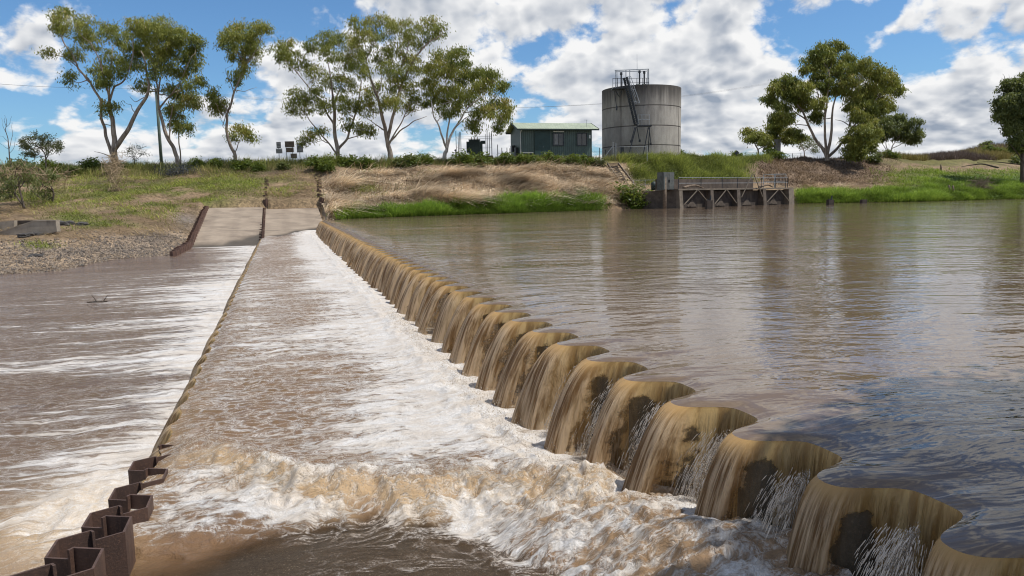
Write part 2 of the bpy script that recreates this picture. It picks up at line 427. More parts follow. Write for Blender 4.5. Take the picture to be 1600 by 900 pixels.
# ------------------------------------------------------------------ weir, ramps, water
PER = .8; A_W = .19; S_END = 56.0; T_LOW = 4.15; ZA = -.93; ZT = -1.35
SH = .09
def te(s, a=A_W): return a * np.tanh(1.9 * (np.cos(2 * np.pi * (s - SH) / PER) - .34)) / math.tanh(1.9)
def ramp_near(s, t):
    s = np.asarray(s, float)
    return -1.0 + .16 * (6.45 - s) - .07 * sm(t, 2.9, 3.7) - .16 * sm(t, 2.3, 1.0)
def ramp_far(s): return -.97 + .16 * (np.asarray(s, float) - 53)
def ramp_low(s): return -1.31 + .178 * (np.asarray(s, float) - 51)
def grid_faces(n, m):
    i = np.arange(n - 1)[:, None] * m + np.arange(m - 1)[None, :]
    return np.stack([i, i + 1, i + m + 1, i + m], -1).reshape(-1, 4)
def svals(s0, s1, near, far, k=25.):
    out = [s0]
    while out[-1] < s1:
        out.append(out[-1] + near + (far - near) * min(1, max(0, out[-1] - 4) / k))
    out[-1] = s1
    return np.array(out)

# pond: displaced strip along the crest + wide sheet
S = svals(-3, S_END, .02, .06, 30.)
offs = np.array([1., .93, .85, .76, .66, .56, .46, .36, .27, .19, .12, .07, .03, 0])
w = offs[:, None]
Tg = te(S)[None, :] * (1 - w) ** .8 + w * (-1.3)
Zg = -.055 * (1 - w) ** 2.2 + .010 * np.exp(-((w - .13) / .07) ** 2) + 0 * S[None, :]
Zg = Zg + .006 * fbm(S[None, :] * 3, Tg * 5, 3) * (1 - w) * sm(w, 0, .2)
Zg[0] = 0
V = W(np.broadcast_to(S, Tg.shape), Tg, Zg).reshape(-1, 3)
n0 = len(V)
F1 = grid_faces(len(offs), len(S))
# wide sheet: strip rows going upstream, vertices shared at t=-1.3
far_t = np.array([-4, -12, -40, -140, -420.])
sub = np.arange(0, len(S), 30); sub = np.append(sub, len(S) - 1) if sub[-1] != len(S) - 1 else sub
Vx = [W(S[sub], np.full(len(sub), -1.3), 0 * S[sub])] + [W(S[sub], np.full(len(sub), t), 0 * S[sub]) for t in far_t]
# extend near and far ends sideways
ext = []
F2 = grid_faces(len(far_t) + 1, len(sub))[:, ::-1] + n0
V2 = np.concatenate(Vx)
V3 = W(np.array([S_END, S_END, 420, 420]), np.array([-1.3, -420, -420, -1.3]), np.zeros(4)) + np.array([0, 0, 0])
V4 = W(np.array([-60, -60, -3, -3]), np.array([-1.3, -420, -420, -1.3]), np.zeros(4))
Vall = np.concatenate([V, V2, V3, V4]); k = n0 + len(V2)
pond = mk('pond_water', Vall, [np.concatenate([F1, F2, [[k, k + 1, k + 2, k + 3]], [[k + 4, k + 5, k + 6, k + 7]]])], M['pond'], smooth=True)
tag(pond, kind='structure')

def curtain(name, s0, s1, tc, zc, drop, v0, a, thin_amt, near=.02, far=.055, vmin=.5, T_extra=1.0, fmin=0.):
    S = svals(s0, s1, near * .36, far, 30.)
    e = te(S, a); ds = 1e-3
    de = (te(S + ds, a) - te(S - ds, a)) / (2 * ds)
    nl = np.sqrt(1 + de * de)
    ns, nt = -de / nl * .08, np.ones_like(S)
    per_i = np.floor((S - SH) / PER)
    gust = 1 + .22 * vnoise(per_i * 7.7 + .3, S * 0 + 3) * sm(np.abs(np.cos(np.pi * (S - SH) / PER)), 0, .4) + .12 * vnoise(S * 1.1, S * 0 + 3) + .09 * vnoise(S * 5, S * 0 + 7)
    jump = sm(e / a, .05, .80)
    v = v0 * (vmin + (1 - vmin) * jump) * gust * ((.42 + .58 * sm(S, 3.4, 7.2)) if a > .1 else 1.)
    sp = (np.floor((S - SH) / PER) + .5) * PER + SH
    nT = 20
    tau = np.linspace(0, 1, nT) ** .8 * math.sqrt(drop / 4.9) * T_extra
    rows = []; fall = []; thin = []; uv = []; cling = []
    ph = (2 * np.pi * (S - SH) / PER) % (2 * np.pi)
    rel = e / a; nearside = (ph > np.pi)
    tf = np.where(nearside, np.exp(-((rel - .12) / .42) ** 2), .9 * np.exp(-((rel - .30) / .30) ** 2)) + .55 * np.exp(-((ph - 1.14 * np.pi) / .10) ** 2)
    amp = .72 + .75 * vnoise(per_i * 3.3 + .5, per_i * 0 + .5)
    for i, tt in enumerate(tau):
        f = i / (nT - 1)
        s2 = S + ns * v * tt; 
        d0 = S - sp
        s2 = np.where(d0 < 0, np.minimum(s2, sp - .012 + d0 * .06), np.maximum(s2, sp + .012 + d0 * .06))
        jit = f * (.030 * vnoise(S * 14, f * 1.2 + S * 0) + .022 * vnoise(S * 30, f * 2 + S * 0 + 4))
        t2 = tc + e + nt * v * tt + jit
        z2 = zc - .22 * tt - 4.9 * tt * tt
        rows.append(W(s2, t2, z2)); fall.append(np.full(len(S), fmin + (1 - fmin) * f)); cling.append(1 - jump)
        thin.append(thin_amt * amp * tf * float(sm(f, .12, .30)) * (1 - .5 * float(sm(f, .80, 1.0))))
        uv.append(np.stack([S, np.full(len(S), f * 1.2)], 1))
    V = np.concatenate(rows)
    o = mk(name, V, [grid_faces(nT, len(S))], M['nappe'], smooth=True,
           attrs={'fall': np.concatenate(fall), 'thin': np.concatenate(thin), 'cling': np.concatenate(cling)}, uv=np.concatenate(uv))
    return tag(o, kind='structure')
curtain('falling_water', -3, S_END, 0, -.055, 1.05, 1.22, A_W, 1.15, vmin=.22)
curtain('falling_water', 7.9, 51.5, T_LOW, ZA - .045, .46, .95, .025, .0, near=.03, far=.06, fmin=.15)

# sheet pile wall inside the weir
S = svals(-3, S_END, .02, .06, 30.)
rowsz = [(-2.6, -.05), (-.085, -.05), (-.085, -.30)]
V = np.concatenate([W(S, te(S) + dt, np.full(len(S), z)) for z, dt in rowsz])
wt = thing('weir', W(26, 0, -1.), 'long corrugated sheet pile weir under the falling brown water', 'weir')
mk('pile_wall', V, [grid_faces(3, len(S))], M['steel_wet'], wt, smooth=False)
S = svals(6.9, 51.5, .03, .06, 30.)
V = np.concatenate([W(S, T_LOW + te(S, .025) - .04, np.full(len(S), z)) for z in (-2.4, ZA - .075)])
wt2 = thing('apron_wall', W(28, T_LOW, -1.2), 'low scalloped pile edge between foaming apron and lower tail water', 'wall')
mk('pile_wall', V, [grid_faces(2, len(S))], M['steel_wet'], wt2)

# concrete ramps (near and far), apron floor
def ramp_mesh(name, S, T, zf, wetf, kind='structure'):
    Sg, Tg = np.meshgrid(S, T, indexing='ij')
    Z = zf(Sg, Tg)
    Vt = W(Sg, Tg, Z).reshape(-1, 3)
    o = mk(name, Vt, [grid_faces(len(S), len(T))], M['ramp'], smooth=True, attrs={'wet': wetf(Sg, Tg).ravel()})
    return tag(o, kind=kind)
def znear(s, t): return np.maximum(np.minimum(ramp_near(s, t), 1.2), -1.45) + .006 * fbm(s * 2, t * 2, 3)
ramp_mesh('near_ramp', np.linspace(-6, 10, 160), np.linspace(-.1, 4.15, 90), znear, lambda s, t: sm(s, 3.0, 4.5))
def zfar(s, t): return np.maximum(ramp_far(s), -1.45) + .02 * fbm(s * .5, t * .5, 2)
def wetfar(s, t):
    lim = 53.2 + (3.2 - t) * .9 + .5 * vnoise(s * .8, t * 1.5)
    return 1 - sm(s, lim - .2, lim + 1.1) * 1.0
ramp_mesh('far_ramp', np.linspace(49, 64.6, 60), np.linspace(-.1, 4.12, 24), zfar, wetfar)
def zlow(s, t): return np.maximum(ramp_low(s), -1.6) + .02 * fbm(s * .5 + 9, t * .5, 2)
def wetlow(s, t):
    lim = 51.4 + np.maximum(0, 6.4 - t) * 1.1 + .4 * vnoise(s * .9, t * 1.5 + 8)
    return (1 - sm(s, lim - .2, lim + .9)) * .8
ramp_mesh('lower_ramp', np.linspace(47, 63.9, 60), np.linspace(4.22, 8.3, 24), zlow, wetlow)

# ---- apron water
def st_pts(pts, z):
    P = np.array([gz(u, v, z) for u, v in pts]); s, t = ST(P); o = np.argsort(t); return t[o], s[o]
tc_, sc_ = st_pts([(880, 752), (830, 738), (700, 728), (620, 742), (560, 728), (490, 735), (420, 715), (330, 690), (250, 690)], -.78)
tf_, sf_ = st_pts([(1400, 925), (1190, 935), (1050, 925), (940, 900), (850, 880), (760, 858), (650, 842), (560, 825), (500, 838), (440, 868), (330, 850), (210, 850)], -.95)
Sv = []
x = 3.4
while x < 55:
    Sv.append(x); x += .018 + .012 * max(0, x - 6.5)
Sv = np.array(Sv); Tl = np.linspace(.12, T_LOW, 200)
Sg, Tg = np.meshgrid(Sv, Tl, indexing='ij')
Tw = Tg + te(Sg, .025) * sm(Tg, 3.6, T_LOW) * sm(Sg, 7.9, 8.5)
near = sm(Sg, 14, 5.5)
h = .020 * fbm(Sg * 2.2, Tg * 1.0, 4) + .012 * ridged(Sg * 5, Tg * 2.6, 3) * (.4 + near)
foot = np.exp(-((Tg - .85) / .38) ** 2)
h += foot * (.05 + .06 * ridged(Sg * 3.3, Tg * 3.3, 4))
sc = np.interp(Tg, tc_, sc_) + .18 * fbm(Tg * 1.6, Tg * 0 + 2, 3)
d = Sg - sc
surge_w = sm(Tg, 4.25, 3.4) * sm(Tg, .2, .7)
bump = np.where(d > 0, np.exp(-(d / .55) ** 2), np.exp(-(d / .30) ** 2))
chunk = ridged(Sg * 3.0, Tg * 3.0, 5); fine = ridged(Sg * 8, Tg * 8, 4)
h += surge_w * bump * (.10 + .045 * chunk + .03 * fine + .02 * ridged(Sg * 18, Tg * 16, 3))
front = np.exp(-((d + .45) / .45) ** 2)
h += surge_w * front * (.045 * chunk + .03 * fine)
# water that runs up both ramps
zr = znear(Sg, Tg)
sfoam = np.interp(Tg, tf_, sf_) + .34 * fbm(Tg * 2.2, Sg * 1.4, 5) - .12 * sm(Tg, 3.0, 2.0)
sfoam = np.where(Tg < 1.9, sfoam - 2.6 * sm(Tg, 1.85, 1.15), sfoam)
inside = sm(Sg - sfoam, -.12, .25)
chan = sm(Tg, 1.7, 1.2) * sm(Sg, 6.9, 6.0)
zbase = np.full_like(Sg, ZA) - .05 * sm(Sg, 6.8, 6.2)
h = h + chan * (.10 + .36 * sm(Sg, 6.4, 4.2) * sm(Tg, 1.5, .5) + .05 * fbm(Sg * 2.2, Tg * 2.2, 3) + .02 * chunk + .02 * fine + .025 * ridged(Sg * 17, Tg * 15, 3) + .05 * fbm(Sg * 1.6, Tg * 1.6, 2))
film = zr + .004 + .03 * inside * (.6 + .5 * chunk) * sm(Sg, 8.5, 6.8)
Zw = np.where(Sg < 9, np.maximum(zbase + h - .0, np.where(inside > .02, film, -9)), zbase + h)
Zw = np.where((Sg < 6.6) & (inside <= .02), np.maximum(ZA - .045, zr + .010) + .006 * fbm(Sg * 6, Tg * 3.5, 3), Zw)
# far side: thin sheet climbing the ramp towards the crest
lim = 53.0 + (3.6 - Tg) * .95
zfarw = ramp_far(Sg) + .045 * sm(lim - Sg, -.1, .6) - .05 * sm(Sg - lim, -.2, .3) + .02 * fbm(Sg * 1.5, Tg * 2, 3)
Zw = np.where(Sg > 46, np.maximum(Zw, np.where(Sg > 49, zfarw, -9)), Zw)
lip = sm(Tg, 3.85, T_LOW)
Zw -= .045 * lip ** 2 * sm(Sg, 7.5, 8.5)
# foam coverage
fo = .60 + .33 * sm(Tg, 2.9, .75) + .12 * np.exp(-((Tg - .8) / .35) ** 2) + .20 * fbm(Sg * .35, Tg * .5, 3)
fo += .04 * sm(Sg, 26, 40)
fo -= .16 * np.exp(-((Tg - 2.9) / .8) ** 2) * sm(Sg, 16, 30)
fo -= .10 * sm(Tg, 3.6, 4.1) * sm(Sg, 30, 12)
fo -= .12 * sm(Tg, 1.9, 3.2) * np.exp(-((Sg - 9.3) / 1.7) ** 2)
fo = np.where(Sg > 48, fo + .0, fo)
# surge and near zone
ns_ = sm(Sg, 8.3, 6.9)
fo_near = .60 + .34 * chunk + .18 * fbm(Sg * 2, Tg * 1.2, 3)
fo = fo * (1 - ns_) + fo_near * ns_
face = surge_w * np.exp(-((d + .16) / .17) ** 2)
fo -= face * (.16 + .3 * fbm(Tg * 2, Sg * 0, 3))
fo += .35 * surge_w * np.exp(-((d + .75) / .3) ** 2) * (Sg < 7)
pool = sm(Tg, 2.75, 3.05) * sm(Sg, 6.75, 6.3)
fo = fo * (1 - .9 * pool)
fo = fo * (1 - chan) + chan * (.55 + .35 * chunk)
fo = fo * np.where(Sg < 7.5, np.maximum(sm(Sg - sfoam, -.45, .75), .30 + .12 * fbm(Sg * 1.5, Tg * 1.2, 3)), 1)
foamA = np.clip(fo, 0, 1.15)
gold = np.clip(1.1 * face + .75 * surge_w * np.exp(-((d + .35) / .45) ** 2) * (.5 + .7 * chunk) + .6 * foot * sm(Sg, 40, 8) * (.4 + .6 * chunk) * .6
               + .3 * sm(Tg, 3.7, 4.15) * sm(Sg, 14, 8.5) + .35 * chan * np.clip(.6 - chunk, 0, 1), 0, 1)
ap = mk('apron_water', W(Sg, Tw, Zw).reshape(-1, 3), [grid_faces(len(Sv), len(Tl))], M['apron'], smooth=True,
        attrs={'foam': foamA.ravel(), 'gold': gold.ravel(), 'clear': (.86 * sm(Zw - zr, .10, .0) * (Sg < 8) + sm(Sg, 49, 50) * sm(Zw - ramp_far(Sg), .05, 0.) * .8).ravel()}, uv=np.stack([Sg.ravel(), Tg.ravel()], 1))
tag(ap, kind='structure')

# ---- tail water
Sv = []; x = -8.
while x < 60:
    Sv.append(x); x += (.05 + .012 * max(0, x - 8)) if x > 4 else .3
Sv = np.array(Sv)
Tl = T_LOW + .06 + np.concatenate([np.linspace(0, 5, 150), 5 + (np.linspace(0, 1, 60)[1:] ** 1.6) * 55])
Sg, Tg = np.meshgrid(Sv, Tl, indexing='ij'); Q = Tg - T_LOW
h = .022 * fbm(Sg * 2.0, Tg * .6, 4) * sm(Sg, -2, 6) + .03 * np.exp(-((Q - .7) / .5) ** 2) * ridged(Sg * 3, Tg * 3, 4) * sm(Sg, 7.2, 8.2)
# golden spill of the near corner
gx = np.exp(-((Sg - 8.3) / .9) ** 2) * np.exp(-((Q - .65) / .6) ** 2)
h += gx * (.05 + .06 * ridged(Sg * 4, Tg * 4, 4))
slant = Q + (Sg - 14) * 0
fo = .40 + .44 * np.exp(-(Q / (.9 + .04 * Sg)) ** 1.4) + .22 * fbm(Sg * .5, Tg * .15, 3)
fo *= sm(Sg - Q * .10, 6.6, 8.2)
fo -= .12 * sm(Q, 5, 16) - .10 * np.exp(-((Sg - 15.5 - Q * .05) / .7) ** 2) * sm(Q, 1, 4)
fo += .25 * gx * 1.5
fo -= .22 * sm(Sg, 30, 40) * sm(Q, 1., 5)
fo = np.where(Sg > 49.8, fo + .45 * sm(Sg, 49.8, 50.6), fo)
fo *= sm(Sg, 6.0 , 7.6)
go = np.clip(gx * 1.2 + .35 * sm(Sg, 13, 8) * np.exp(-(Q / 1.6) ** 2), 0, 1)
tw = mk('tail_water', W(Sg, Tg, ZT + h).reshape(-1, 3), [grid_faces(len(Sv), len(Tl))], M['tail'], smooth=True,
        attrs={'foam': np.clip(fo, 0, 1.1).ravel(), 'gold': go.ravel()}, uv=np.stack([Sg.ravel(), Tg.ravel()], 1))
tag(tw, kind='structure')

# ---- splash beads where neighbouring sheets collide
def octas(P, r, stretch=None):
    P = np.asarray(P); n = len(P)
    base = np.array([[1, 0, 0], [-1, 0, 0], [0, 1, 0], [0, -1, 0], [0, 0, 1], [0, 0, -1.]])
    st = rng.uniform(.5, 1.5, (n, 1, 3))
    if stretch is not None: st = st * np.array(stretch)
    V = base[None] * np.asarray(r)[:, None, None] * st
    if stretch is not None:   # lean every drop a little downstream
        V = V + (V[..., 2:3] * rng.normal(.0, .5, (n, 1, 3)) * np.array([1, 1, 0]))
    V = (P[:, None, :] + V).reshape(-1, 3)
    f = np.array([[0, 2, 4], [2, 1, 4], [1, 3, 4], [3, 0, 4], [2, 0, 5], [1, 2, 5], [3, 1, 5], [0, 3, 5]])
    F = (f[None] + 6 * np.arange(n)[:, None, None]).reshape(-1, 3)
    return V, F
P = []; Rr = []
for kk in range(3, 62):
    sp = (kk + .5) * PER + SH
    n = int(5200 / (1 + .07 * max(0, sp - 4)))
    tau = .17 + .29 * rng.random(n) ** .8
    spread = .006 + .30 * (tau - .18) * rng.random(n)
    s = sp + rng.normal(0, 1, n) * spread
    t = -.10 + 1.9 * (tau - .16) * rng.uniform(.5, 1.25, n) + np.abs(rng.normal(0, .03, n))
    z = -.055 - .22 * tau - 4.9 * tau ** 2 + rng.normal(0, .02, n) + .05
    P.append(W(s, t, z)); Rr.append(rng.uniform(.0009, .0032, n) * (1 + .09 * max(0, sp - 5)))
# spray at the foot and over the surge
n = 9000
s = rng.uniform(3.5, 16, n); P.append(W(s, rng.normal(.78, .10, n), ZA + .04 + np.abs(rng.normal(0, .07, n)))); Rr.append(rng.uniform(.001, .0045, n))
n = 7000
t = rng.uniform(.5, 3.9, n); s = np.interp(t, tc_, sc_) - np.abs(rng.normal(.1, .25, n)); P.append(W(s, t, -.78 + np.abs(rng.normal(0, .09, n)))); Rr.append(rng.uniform(.0009, .0036, n))
V, F = octas(np.concatenate(P), np.concatenate(Rr), (.8, .8, 2.2))
RV = []; 
for kk in range(3, 40):
    sp = (kk + .5) * PER + SH
    n = int(1300 / (1 + .06 * max(0, sp - 4)))
    s0 = sp + rng.normal(0, .045, n); vs = rng.normal(0, .22, n); vt = rng.uniform(.5, 1.5, n); vz = rng.uniform(-.35, .35, n)
    a = rng.uniform(.17, .42, n); ln = rng.uniform(.008, .032, n); wd = rng.uniform(.0005, .0022, n) * (1 + .11 * max(0, sp - 5))
    segs = []
    for q in range(4):
        tau = a + ln * q / 3
        c = W(s0 + vs * tau, -.16 + vt * tau, -.07 + vz * tau - 4.9 * tau ** 2)
        wq = (wd * (1, 1.3, .9, .2)[q])[:, None] * (Dv + np.array([0, 0, .3]))
        segs += [c - wq, c + wq]
    RV.append(np.stack(segs, 1).reshape(-1, 3))
RV = np.concatenate(RV); nr = len(RV) // 8; i8 = 8 * np.arange(nr)[:, None]
RF = np.concatenate([np.concatenate([i8 + 2 * q, i8 + 2 * q + 1, i8 + 2 * q + 3, i8 + 2 * q + 2], 1) for q in range(3)]) + len(V)
V = np.concatenate([V, RV])
tag(mk('water_spray', V, [F, RF], M['drop'], smooth=True), 'beads of spray flying off the falling water', 'spray', kind='stuff')

# ------------------------------------------------------------------ sheet pile walls
def pile_mesh(s_c, t_c, half, depth, flip, ztop, zbot, th=.016, lip=True):
    """one U shaped pile: open profile with real thickness"""
    f = 1 if not flip else -1
    path = np.array([(-half, 0), (-half + .012, f * .025), (-half * .60, f * depth), (half * .60, f * depth), (half - .012, f * .025), (half, 0)])
    if lip: path = np.concatenate([[(-half + .03, -f * .02)], path, [(half - .03, -f * .02)]])
    T = np.gradient(path, axis=0); T /= np.linalg.norm(T, axis=1)[:, None]
    Nn = np.stack([-T[:, 1], T[:, 0]], 1)
    outer = path + Nn * th / 2; inner = path - Nn * th / 2
    ring = np.concatenate([outer, inner[::-1]])
    m = MB()
    k = len(path)
    V = [W(s_c + a, t_c + b, zbot) for a, b in ring] + [W(s_c + a, t_c + b, ztop) for a, b in ring]
    n = len(ring)
    F = [(i, (i + 1) % n, n + (i + 1) % n, n + i) for i in range(n)]
    F += [(n + i, n + i + 1, 2 * n - 2 - i, 2 * n - 1 - i) for i in range(k - 1)]
    m.add(np.array(V), F)
    return m
w1 = thing('sheet_pile_wall', W(6.3, T_LOW, -1.0), 'rusty brown corrugated sheet pile wall beside near ramp in foreground', 'sheet pile wall')
s = 3.05; k = 0
while s < 9.0:
    zt = float(np.interp(s, [3, 5.28, 6.06, 7.02, 7.77, 8.73], [-.06, -.457, -.62, -.82, -.875, -.925])) + random.uniform(-.012, .012)
    pile_mesh(s, T_LOW, .2, .17, k % 2 == 0, zt, -1.9).build('pile', M['rust'], w1)
    s += .4; k += 1
w2 = thing('sheet_pile_wall', W(52, 8.35, -1.), 'rust brown stepped row of sheet piles left of the far ramps', 'sheet pile wall')
s = 43.6; k = 0
while s < 64:
    zt = float(np.interp(s, [43.6, 51, 61, 64], [-1.08, -.95, .78, 1.2])) + random.uniform(-.03, .03)
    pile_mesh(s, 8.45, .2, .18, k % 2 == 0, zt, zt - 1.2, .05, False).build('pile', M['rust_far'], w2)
    s += .4; k += 1
w3 = thing('sheet_pile_wall', W(58, T_LOW, 0.), 'dark row of sheet piles between the two far concrete ramps', 'sheet pile wall')
s = 51.9; k = 0
while s < 67:
    zt = float(ramp_far(s)) + .10 + random.uniform(-.03, .03)
    pile_mesh(s, T_LOW + .02, .2, .15, k % 2 == 0, zt, zt - 1.2, .04, False).build('pile', M['rust'], w3)
    s += .4; k += 1
# ------------------------------------------------------------------ light and sky settings
# (u, v, radius px, amount): bearings of clear (negative) and cloudy (positive) parts of the sky
SKYB = [(150, 40, 300, -.20), (330, 60, 140, -.14), (20, 200, 70, -.14), (500, 15, 70, -.16), (780, 100, 70, -.12), (850, 75, 50, -.06), (850, 180, 60, -.10), (1290, 70, 90, -.13), (1500, 5, 100, -.10), (1420, 105, 60, -.16), (1600, 10, 80, -.08),
        (650, 60, 160, .05), (1000, 30, 260, .06), (460, 70, 90, .14), (1100, 170, 260, .03), (1540, 130, 190, .12), (250, 190, 260, .08), (40, 90, 60, .16), (250, 10, 90, .08), (700, 20, 120, .08)]
SKY_K = .10; CLOUD_K = 8.2; SUN_E = 4.2; EXPO = 0.18
SKY_TINT = (.62, .88, 1.10)

# ------------------------------------------------------------------ terrain
#  u : (Y, z) for rows R1 (waterline) .. R6 (crest)
PROF = {
 -900: [(22, -1.4), (34, -.3), (46, .8), (58, 2.0), (70, 3.6), (80, 5.6)],
 0:   [(30, -1.38), (40, -.3), (52, .8), (62, 2.0), (72, 3.6), (80, 5.4)],
 98:  [(31.5, -1.38), (41, -.3), (52, .8), (62, 2.0), (72, 3.6), (80, 5.4)],
 189: [(37.8, -1.38), (43, -.45), (52, .8), (62, 2.0), (72, 3.6), (80, 5.4)],
 264: [(39.5, -1.38), (45, -.55), (53, .7), (62, 2.0), (72, 3.6), (80, 5.4)],
 310: [(43, -1.6), (49, -.6), (56, .9), (63, 2.1), (72, 3.7), (80, 5.45)],
 505: [(50, -.5), (54, .2), (60, 1.2), (66, 2.2), (73, 3.8), (79, 5.45)],
 522: [(56, -.05), (58, .5), (63, 1.4), (69, 2.7), (74, 4.2), (78.5, 5.4)],
 820: [(67, -.05), (68.5, .55), (73, 1.6), (78, 3.0), (82, 4.5), (85, 5.4)],
 940: [(72.5, -.05), (74, .6), (78, 1.6), (82, 3.0), (86, 4.6), (88.5, 5.45)],
 1005: [(77, -.05), (78.5, .7), (82, 1.9), (85.5, 3.4), (88.5, 5.1), (91.5, 6.0)],
 1030: [(81, -.4), (83, 1.2), (86, 2.2), (89, 3.7), (92, 5.3), (95, 6.2)],
 1225: [(93, -.4), (95, 1.3), (98, 2.1), (102, 3.4), (107, 5.0), (112, 6.4)],
 1250: [(91, -.05), (92.5, .9), (97, 1.7), (103, 3.0), (108, 4.8), (113, 6.6)],
 1440: [(90, -.05), (92, .8), (97, 1.6), (105, 2.6), (114, 4.2), (124, 6.2)],
 1600: [(97, -.05), (99, .7), (104, 1.4), (112, 2.6), (125, 4.4), (140, 6.8)],
 2600: [(110, -.05), (112, .7), (118, 1.4), (126, 2.6), (140, 4.4), (155, 6.8)],
}
PU = np.array(sorted(PROF)); PY = np.array([[p[0] for p in PROF[u]] for u in PU]); PZ = np.array([[p[1] for p in PROF[u]] for u in PU])
def terr(u, r):
    """world point of the bank surface; u = bearing (as a pixel column on the horizon), r = row (0 under water .. 6 crest .. 10 far)"""
    u = np.asarray(u, float); r = np.asarray(r, float)
    ys = [None] * 11; zs = [None] * 11
    for k in range(6):
        ys[k + 1] = np.interp(u, PU, PY[:, k]); zs[k + 1] = np.interp(u, PU, PZ[:, k])
    ys[0] = ys[1] - 5; zs[0] = zs[1] - 1.6
    hill = sm(u, 1380, 1560)
    ys[7] = ys[6] + 12; zs[7] = zs[6] + .15 + 1.2 * hill
    ys[8] = ys[6] + 55; zs[8] = zs[6] + .1 + 5.2 * hill
    ys[9] = ys[6] + 420; zs[9] = zs[6] + .4 + 5 * hill
    ys[10] = ys[6] + 3500; zs[10] = zs[6] * 0 + 7
    ys = np.stack(np.broadcast_arrays(*ys)); zs = np.stack(np.broadcast_arrays(*zs))
    i = np.clip(np.floor(r).astype(int), 0, 9); f = np.clip(r - i, 0, 1)
    take = lambda A, j: np.take_along_axis(A, j[None], 0)[0]
    u_b, _ = np.broadcast_arrays(u, r); i = np.broadcast_to(i, u_b.shape)
    if ys.ndim == 1: ys = ys[:, None]; zs = zs[:, None]
    # smooth (cubic) blend of the height, linear depth
    Y = take(ys, i) * (1 - f) + take(ys, i + 1) * f
    im = np.clip(i - 1, 0, 10); ip = np.clip(i + 2, 0, 10)
    z0, z1, z2, z3 = take(zs, im), take(zs, i), take(zs, i + 1), take(zs, ip)
    z = z1 * (1 - f) + z2 * f
    dx = (u_b - 800) / FPX
    X = Y * dx / math.cos(TH) * 1.0
    near = sm(r, .9, 1.3) * sm(r, 9, 7)
    amp = near * (.10 + .16 * sm(r, 1.5, 4.5)) * (1 - .55 * sm(u_b, 505, 560) * sm(u_b, 1000, 950))
    rough = fbm(X * .22, Y * .22, 5, .55) * 2 + .35 * ridged(X * .9, Y * .9, 3)
    z = z + amp * rough + .25 * fbm(X * .05 + 5, Y * .05, 2) * near * (r > 1.5)
    P = np.stack([X, Y, z], -1)
    # cut under the far ramps
    s, t = ST(P)
    on = (t > -.9) & (t < 8.75) & (s < 65.0)
    zr = np.where(t < 4.15, ramp_far(s), ramp_low(s)) - .25
    edge = sm(t, -.9, -.3) * sm(t, 8.75, 8.4)
    P[..., 2] = np.where(on, np.where(s < 64.2, np.minimum(P[..., 2], zr * edge + P[..., 2] * (1 - edge)), P[..., 2]), P[..., 2])
    return P
def blobs(u, v, L):
    r = 0
    for (cx, cy, rx, ry) in L: r = np.maximum(r, np.exp(-(((u - cx) / rx) ** 2 + ((v - cy) / ry) ** 2)))
    return r
GREEN = [(330, 288, 130, 15), (200, 300, 150, 20), (300, 315, 60, 12), (120, 340, 40, 10), (200, 338, 50, 12), (250, 320, 60, 12), (165, 350, 50, 8), (60, 385, 25, 6), (470, 300, 40, 8), (560, 300, 38, 13), (640, 302, 20, 7),
         (60, 310, 90, 12)]
def zones(P, u, r):
    """weights of gravel, straw, dry earth, lawn green, waterside green, tall crest grass"""
    pu, pv = proj(P)
    n = fbm(P[..., 0] * .18, P[..., 1] * .18, 4); n2 = fbm(P[..., 0] * .5 + 40, P[..., 1] * .5, 4)
    left = sm(u, 520, 500)
    gravel = left * sm(r + .5 * n, 2.15, 1.5) * sm(u, 330, 270)
    strip = sm(u, 520, 600) * sm(u, 960, 900) * sm(r + .9 * n2 + .5 * n - .7 * sm(u, 640, 760), 2.35, 1.8) + sm(u, 980, 1000) * sm(u, 1020, 1005) * sm(r, 3, 2.4)
    right = sm(u, 1235, 1250)
    strip = np.maximum(strip, right * sm(r + .6 * n2 + .5 * n - 1.8 * sm(u, 1400, 1480) , 2.9, 2.4))
    straw = sm(u, 505, 520) * sm(u, 1010, 960) * sm(r, 1.7, 2.2) * sm(r + .4 * n, 5.2, 4.6)
    straw = np.maximum(straw, .8 * right * sm(u, 1420, 1360) * np.exp(-((r - 3.3 - .6 * n) / .7) ** 2))
    straw = straw * (1 - .95 * np.clip(strip, 0, 1))
    lawn = blobs(pu, pv, GREEN) * sm(n2 + n, -.5, .1) * 1.15
    straw = straw * (1 - .8 * np.clip(np.where(u > 505, lawn, 0), 0, 1))
    lawn = np.where(u > 1290, np.maximum(lawn, sm(u + 40 * n, 1345, 1420) * sm(r + .5 * n2, 5.3, 4.5) * sm(r, 1.5, 2.4)), lawn)
    tall = sm(u, 975, 1000) * sm(u, 1190, 1120) * sm(r, 3.2, 4.)
    crest = sm(r + .5 * n, 5.25, 5.7) * sm(r, 8.5, 7.6)
    return gravel, straw, lawn, strip, tall, crest
UC = np.concatenate([np.arange(-900, -60, 30), np.arange(-60, 1660, 3.2), np.arange(1660, 2601, 40)])
RR = np.concatenate([np.linspace(0, 1, 5)[:-1], np.linspace(1, 7, 120)[:-1], np.linspace(7, 8, 10)[:-1], np.linspace(8, 10, 12)])
ug, rg = np.meshgrid(UC, RR, indexing='ij')
TP = terr(ug, rg)
gr, stw, lw, sp_, tl, cr = zones(TP, ug, rg)
nz = (fbm(TP[..., 0] * .6, TP[..., 1] * .6, 5) * .5 + .5)[..., None]
def C(*c): return np.array(c, float)
col = C(.135, .092, .055) * (1 - nz) + C(.29, .215, .135) * nz
def lay(col, w, a, b): 
    w = np.clip(w, 0, 1)[..., None]; return col * (1 - w) + (C(*a) * (1 - nz) + C(*b) * nz) * w
col = lay(col, gr, (.20, .145, .095), (.42, .33, .235))
